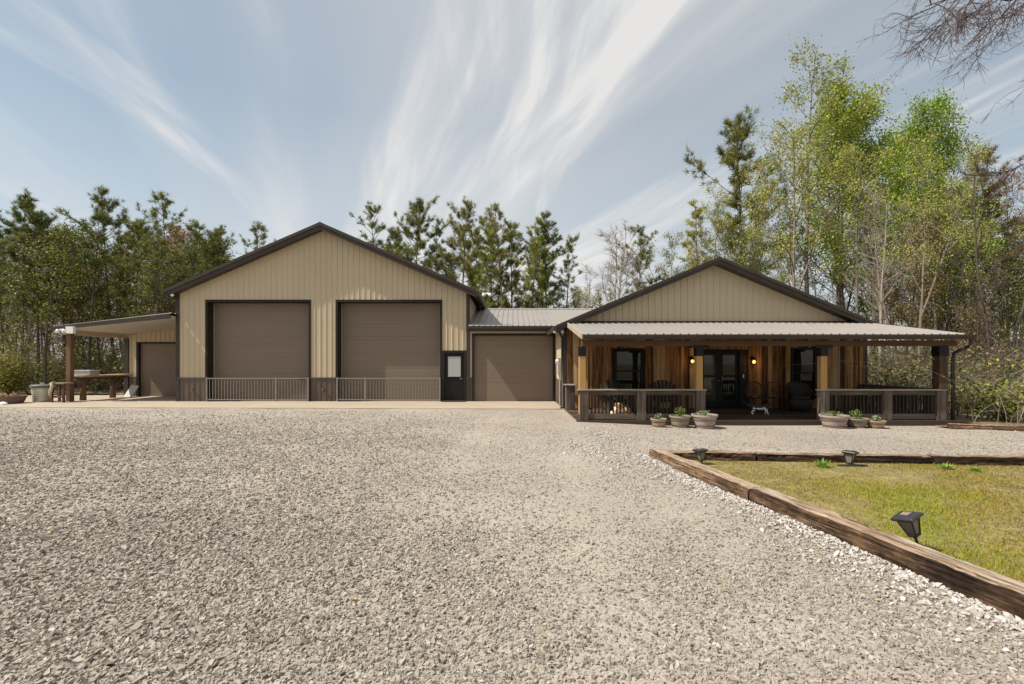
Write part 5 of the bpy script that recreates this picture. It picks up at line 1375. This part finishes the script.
brush('woodland_brush', ('tan tangled brush stems in the woods right of the porch', 'sparse olive leaves on the tangled brush right of the porch'), (12.6, 30, 10.2, 25), 1000, 31, 'deep', 'pale', 2.7, k_right, 1, .045, 2.2, lw=.35, rr=.007)
brush('dry_brush', ('brown dry brush stems seen past the end of the porch', 'dry brown leaves on the brush past the end of the porch'), (12.7, 32, 13.5, 30), 1500, 32, 'brown', 'dark', 3.6, k_right, 2, .045, 1.8, lw=.22)
brush('dark_brush', ('dark brush stems low in the right hand woods', 'dark olive leaves low in the right hand woods'), (12.9, 36, 14, 32), 1900, 37, 'deep', 'dark', 2.7, k_right, 3, .05, 1.2, lw=.4)
brush('hedge_brush', ('brush stems filling the woods behind the porch house', 'olive leaves filling the woods behind the porch house'), (11, 45, 26, 46), 2200, 33, 'olive', 'grey', 3.4, None, 2, .07, 1.2, lw=.45)
brush('left_brush', ('dark brush stems at the foot of the woods beyond the lean-to', 'dark olive leaves at the foot of the woods beyond the lean-to'), (-45, -14, 24.2, 36), 3000, 34, 'deep', 'dark', 2.3, None, 2, .06, 1.1, lw=.5)
brush('left_dry_brush', ('grey brush stems in the woods left of the driveway', 'brown leaves in the woods left of the driveway'), (-50, -12, 25, 38), 2600, 35, 'brown', 'grey', 4.0, None, 1, .055, .8, lw=.5)
brush('rear_brush', ('pale brush stems far behind the link garage', 'pale brown leaves far behind the link garage'), (-12, 14, 45, 62), 1500, 36, 'brown', 'pale', 5.5, None, 2, .08, .8)

def shrub(px, D, H, w, lab, leaf, seed, n=60):
    x = px2(px, D); g = np.random.default_rng(seed); z = float(gz(x, D))
    t = Tree(seed); P = 5; k = np.arange(P)/(P-1); a = g.uniform(0, 6.283, n); L = H*g.uniform(.5, 1.05, n); b = w*.5*g.uniform(.1, 1, n)
    B = np.stack([np.cos(a)[:, None]*b[:, None]*k**1.3, np.sin(a)[:, None]*b[:, None]*k**1.3, L[:, None]*k*(1-.15*k)], -1)
    t.br = B; t.rad = (.012*(1.1-k))[None]*np.ones((n, 1))
    v, f = t.wood(4); r = thing('shrub', lab, 'shrub', (x, D, z))
    np_mesh('stems', v, f, BARKS['dark'], parent=r)
    vv, ff, ti = leaves(g, B[:, 1:].reshape(-1, 3), 14, .16, .045); np_mesh('foliage', vv, ff, LEAF[leaf], ti, parent=r)
shrub(8, 23.6, 2.3, 2.6, 'rounded dark green shrub at the far left edge of the woods', 'olive', 41, 90)
shrub(1003, 13.6, 1.3, 1.8, 'yellow green shrub in the brush at the right edge', 'olive', 42, 30)
shrub(975, 15.2, 1.2, 1.4, 'small leafy shrub in the brush right of the porch corner post', 'olive', 43, 22)
shrub(905, 20.0, 1.6, 2.0, 'green shrub seen between the house corner and the last porch post', 'olive', 44, 30)

# far off woods as one mass
def far_woods():
    g = np.random.default_rng(51); VV = []; FF = []; off = 0; LV = []; LF = []; LT = []; loff = 0
    for k in range(120):
        key = ('bareB', 'leafE', 'bareC', 'pineE', 'leafD')[g.integers(0, 5)]
        v1, f1, v2, f2, fol, H0, b0, l0, _ = CACHE[key]
        a = np.radians(-58+116*(k+g.random())/120); D = g.uniform(52, 82); x, y = np.tan(a)*D, D
        if abs(x) > 110: continue
        H = g.uniform(6.5, 10)*(1.25 if x < -15 else 1); s = H/H0; th = g.uniform(0, 6.28)
        M = np.array([[np.cos(th), -np.sin(th), 0], [np.sin(th), np.cos(th), 0], [0, 0, 1]])*s
        sel = f2[g.random(len(f2)) < .5]
        for v, f in ((v1, f1), (v2, sel)):
            VV.append(v@M.T*np.array([1.5, 1.5, 1])+np.array([x, y, 0])); FF.append(f+off); off += len(v)
        if fol is not None and fol[1].shape[1] == 4:
            v, f, ti = fol; q = g.random(len(f)) < .5; LV.append(v@M.T*np.array([1.5, 1.5, 1])+np.array([x, y, 0])); LF.append(f[q]+loff); LT.append(ti[q]); loff += len(v)
    stuff(np_mesh('distant_woods', np.concatenate(VV), np.concatenate(FF), BARKS['grey']), 'pale leafless woods far behind the buildings', 'woods')
    stuff(np_mesh('distant_foliage', np.concatenate(LV), np.concatenate(LF), LEAF['olive'], np.concatenate(LT)), 'olive foliage of the woods far behind the buildings', 'woods')
far_woods()

# =================================================================== LIGHT, SKY, CAMERA
SUN = Vector((-6, -1.45, 8.6)).normalized()
sl = bpy.data.lights.new('sun', 'SUN'); sl.energy = 4.9; sl.angle = R(.53); sl.color = (1, .93, .82)
so = bpy.data.objects.new('sun', sl); COL.objects.link(so); so.rotation_euler = SUN.to_track_quat('Z', 'Y').to_euler(); so.location = (-20, -5, 30)
w = bpy.data.worlds.new('World'); sc.world = w; w.use_nodes = True
nt = w.node_tree; N = nt.nodes; L = nt.links; N.clear()
out = N.new('ShaderNodeOutputWorld'); bg = N.new('ShaderNodeBackground'); bg.inputs['Strength'].default_value = .088
sky = N.new('ShaderNodeTexSky'); sky.sky_type = 'NISHITA'; sky.sun_disc = False
sky.sun_elevation = math.asin(SUN.z); sky.sun_rotation = math.atan2(SUN.x, SUN.y); sky.air_density = 1.0; sky.dust_density = 1.6; sky.ozone_density = 1.0
tc = N.new('ShaderNodeTexCoord'); sp = N.new('ShaderNodeSeparateXYZ'); L.new(tc.outputs['Generated'], sp.inputs[0])
def math_(op, a, b=None, clamp=False):
    n = N.new('ShaderNodeMath'); n.operation = op; n.use_clamp = clamp
    for i, q in enumerate((a, b)):
        if q is None: continue
        if isinstance(q, (int, float)): n.inputs[i].default_value = q
        else: L.new(q, n.inputs[i])
    return n.outputs[0]
zc = math_('ADD', math_('MAXIMUM', sp.outputs['Z'], 0.0), .06)
u = math_('DIVIDE', sp.outputs['X'], zc); v_ = math_('DIVIDE', sp.outputs['Y'], zc)
cb = N.new('ShaderNodeCombineXYZ'); L.new(u, cb.inputs[0]); L.new(v_, cb.inputs[1])
AZ = R(-23)
def layer(scale_across, scale_along, detail, dist, lo, hi, off=(0, 0, 0), az=AZ):
    mp = N.new('ShaderNodeMapping'); mp.vector_type = 'POINT'; mp.inputs['Rotation'].default_value = (0, 0, az)
    # warp the coordinates gently so that the streaks curve
    wn = N.new('ShaderNodeTexNoise'); wn.inputs['Scale'].default_value = .35; wn.inputs['Detail'].default_value = 2; L.new(cb.outputs[0], wn.inputs['Vector'])
    wa = N.new('ShaderNodeVectorMath'); wa.operation = 'MULTIPLY_ADD'; wa.inputs[1].default_value = (dist, dist, 0); L.new(wn.outputs['Color'], wa.inputs[0]); L.new(cb.outputs[0], wa.inputs[2])
    L.new(wa.outputs[0], mp.inputs['Vector'])
    m2 = N.new('ShaderNodeMapping'); m2.inputs['Scale'].default_value = (scale_across, scale_along, 1); m2.inputs['Location'].default_value = off; L.new(mp.outputs[0], m2.inputs['Vector'])
    n = N.new('ShaderNodeTexNoise'); n.inputs['Scale'].default_value = 1; n.inputs['Detail'].default_value = detail; n.inputs['Roughness'].default_value = .55; L.new(m2.outputs[0], n.inputs['Vector'])
    r = N.new('ShaderNodeMapRange'); r.interpolation_type = 'SMOOTHSTEP'; r.inputs['From Min'].default_value = lo; r.inputs['From Max'].default_value = hi; L.new(n.outputs['Fac'], r.inputs['Value'])
    return r.outputs[0]
broad = layer(.50, .12, 4, .6, .36, .66, (1.1, .3, 0))
streak = layer(2.2, .20, 8, .5, .44, .68, (3.9, 1.0, 0))
fine = layer(6.0, .50, 12, .9, .40, .72, (7.1, 2.0, 0), AZ+R(6))
wisp = layer(3.0, .30, 12, 1.3, .54, .74, (2.3, 5.0, 0), AZ+R(20))
wq = math_('ADD', math_('MULTIPLY', u, .966), math_('MULTIPLY', v_, .26))
gq = math_('DIVIDE', math_('SUBTRACT', wq, .60), .95)
gauss = math_('POWER', 2.718, math_('MULTIPLY', math_('MULTIPLY', gq, gq), -1.0))
veil = math_('MULTIPLY', gauss, math_('ADD', .30, math_('MULTIPLY', broad, .34)))
fib = math_('MULTIPLY', math_('MULTIPLY', streak, math_('ADD', .45, math_('MULTIPLY', fine, .75))), math_('ADD', .22, math_('MULTIPLY', gauss, .60)))
wis = math_('MULTIPLY', math_('MULTIPLY', wisp, math_('ADD', .4, fine)), .60)
c = math_('ADD', math_('ADD', veil, fib), math_('ADD', wis, math_('MULTIPLY', broad, .10)))
hz = N.new('ShaderNodeMapRange'); hz.inputs['From Min'].default_value = .0; hz.inputs['From Max'].default_value = .45; hz.inputs['To Min'].default_value = .68; hz.inputs['To Max'].default_value = .10; L.new(sp.outputs['Z'], hz.inputs['Value'])
c = math_('ADD', c, hz.outputs[0], True)
c = math_('MULTIPLY', c, .92, True)
mx = N.new('ShaderNodeMix'); mx.data_type = 'RGBA'; L.new(c, mx.inputs['Factor']); 
hs = N.new('ShaderNodeHueSaturation'); hs.inputs['Saturation'].default_value = .98; hs.inputs['Hue'].default_value = .478; L.new(sky.outputs[0], hs.inputs['Color'])
L.new(hs.outputs[0], mx.inputs['A']); mx.inputs['B'].default_value = (7.0, 6.85, 6.7, 1)
L.new(mx.outputs['Result'], bg.inputs['Color']); L.new(bg.outputs[0], out.inputs[0])

cam = bpy.data.cameras.new('camera'); co = bpy.data.objects.new('camera', cam); COL.objects.link(co)
co.location = (0, 0, HC); co.rotation_euler = (R(90), 0, 0)
cam.sensor_width = 36; cam.lens = F/1024*36; cam.shift_y = (CY-342)/1024; cam.clip_end = 2000; cam.clip_start = .05
sc.camera = co
sc.view_settings.view_transform = 'Standard'; sc.view_settings.look = 'None'; sc.view_settings.exposure = .46; sc.view_settings.gamma = 1
sc.cycles.max_bounces = 6; sc.cycles.transparent_max_bounces = 8
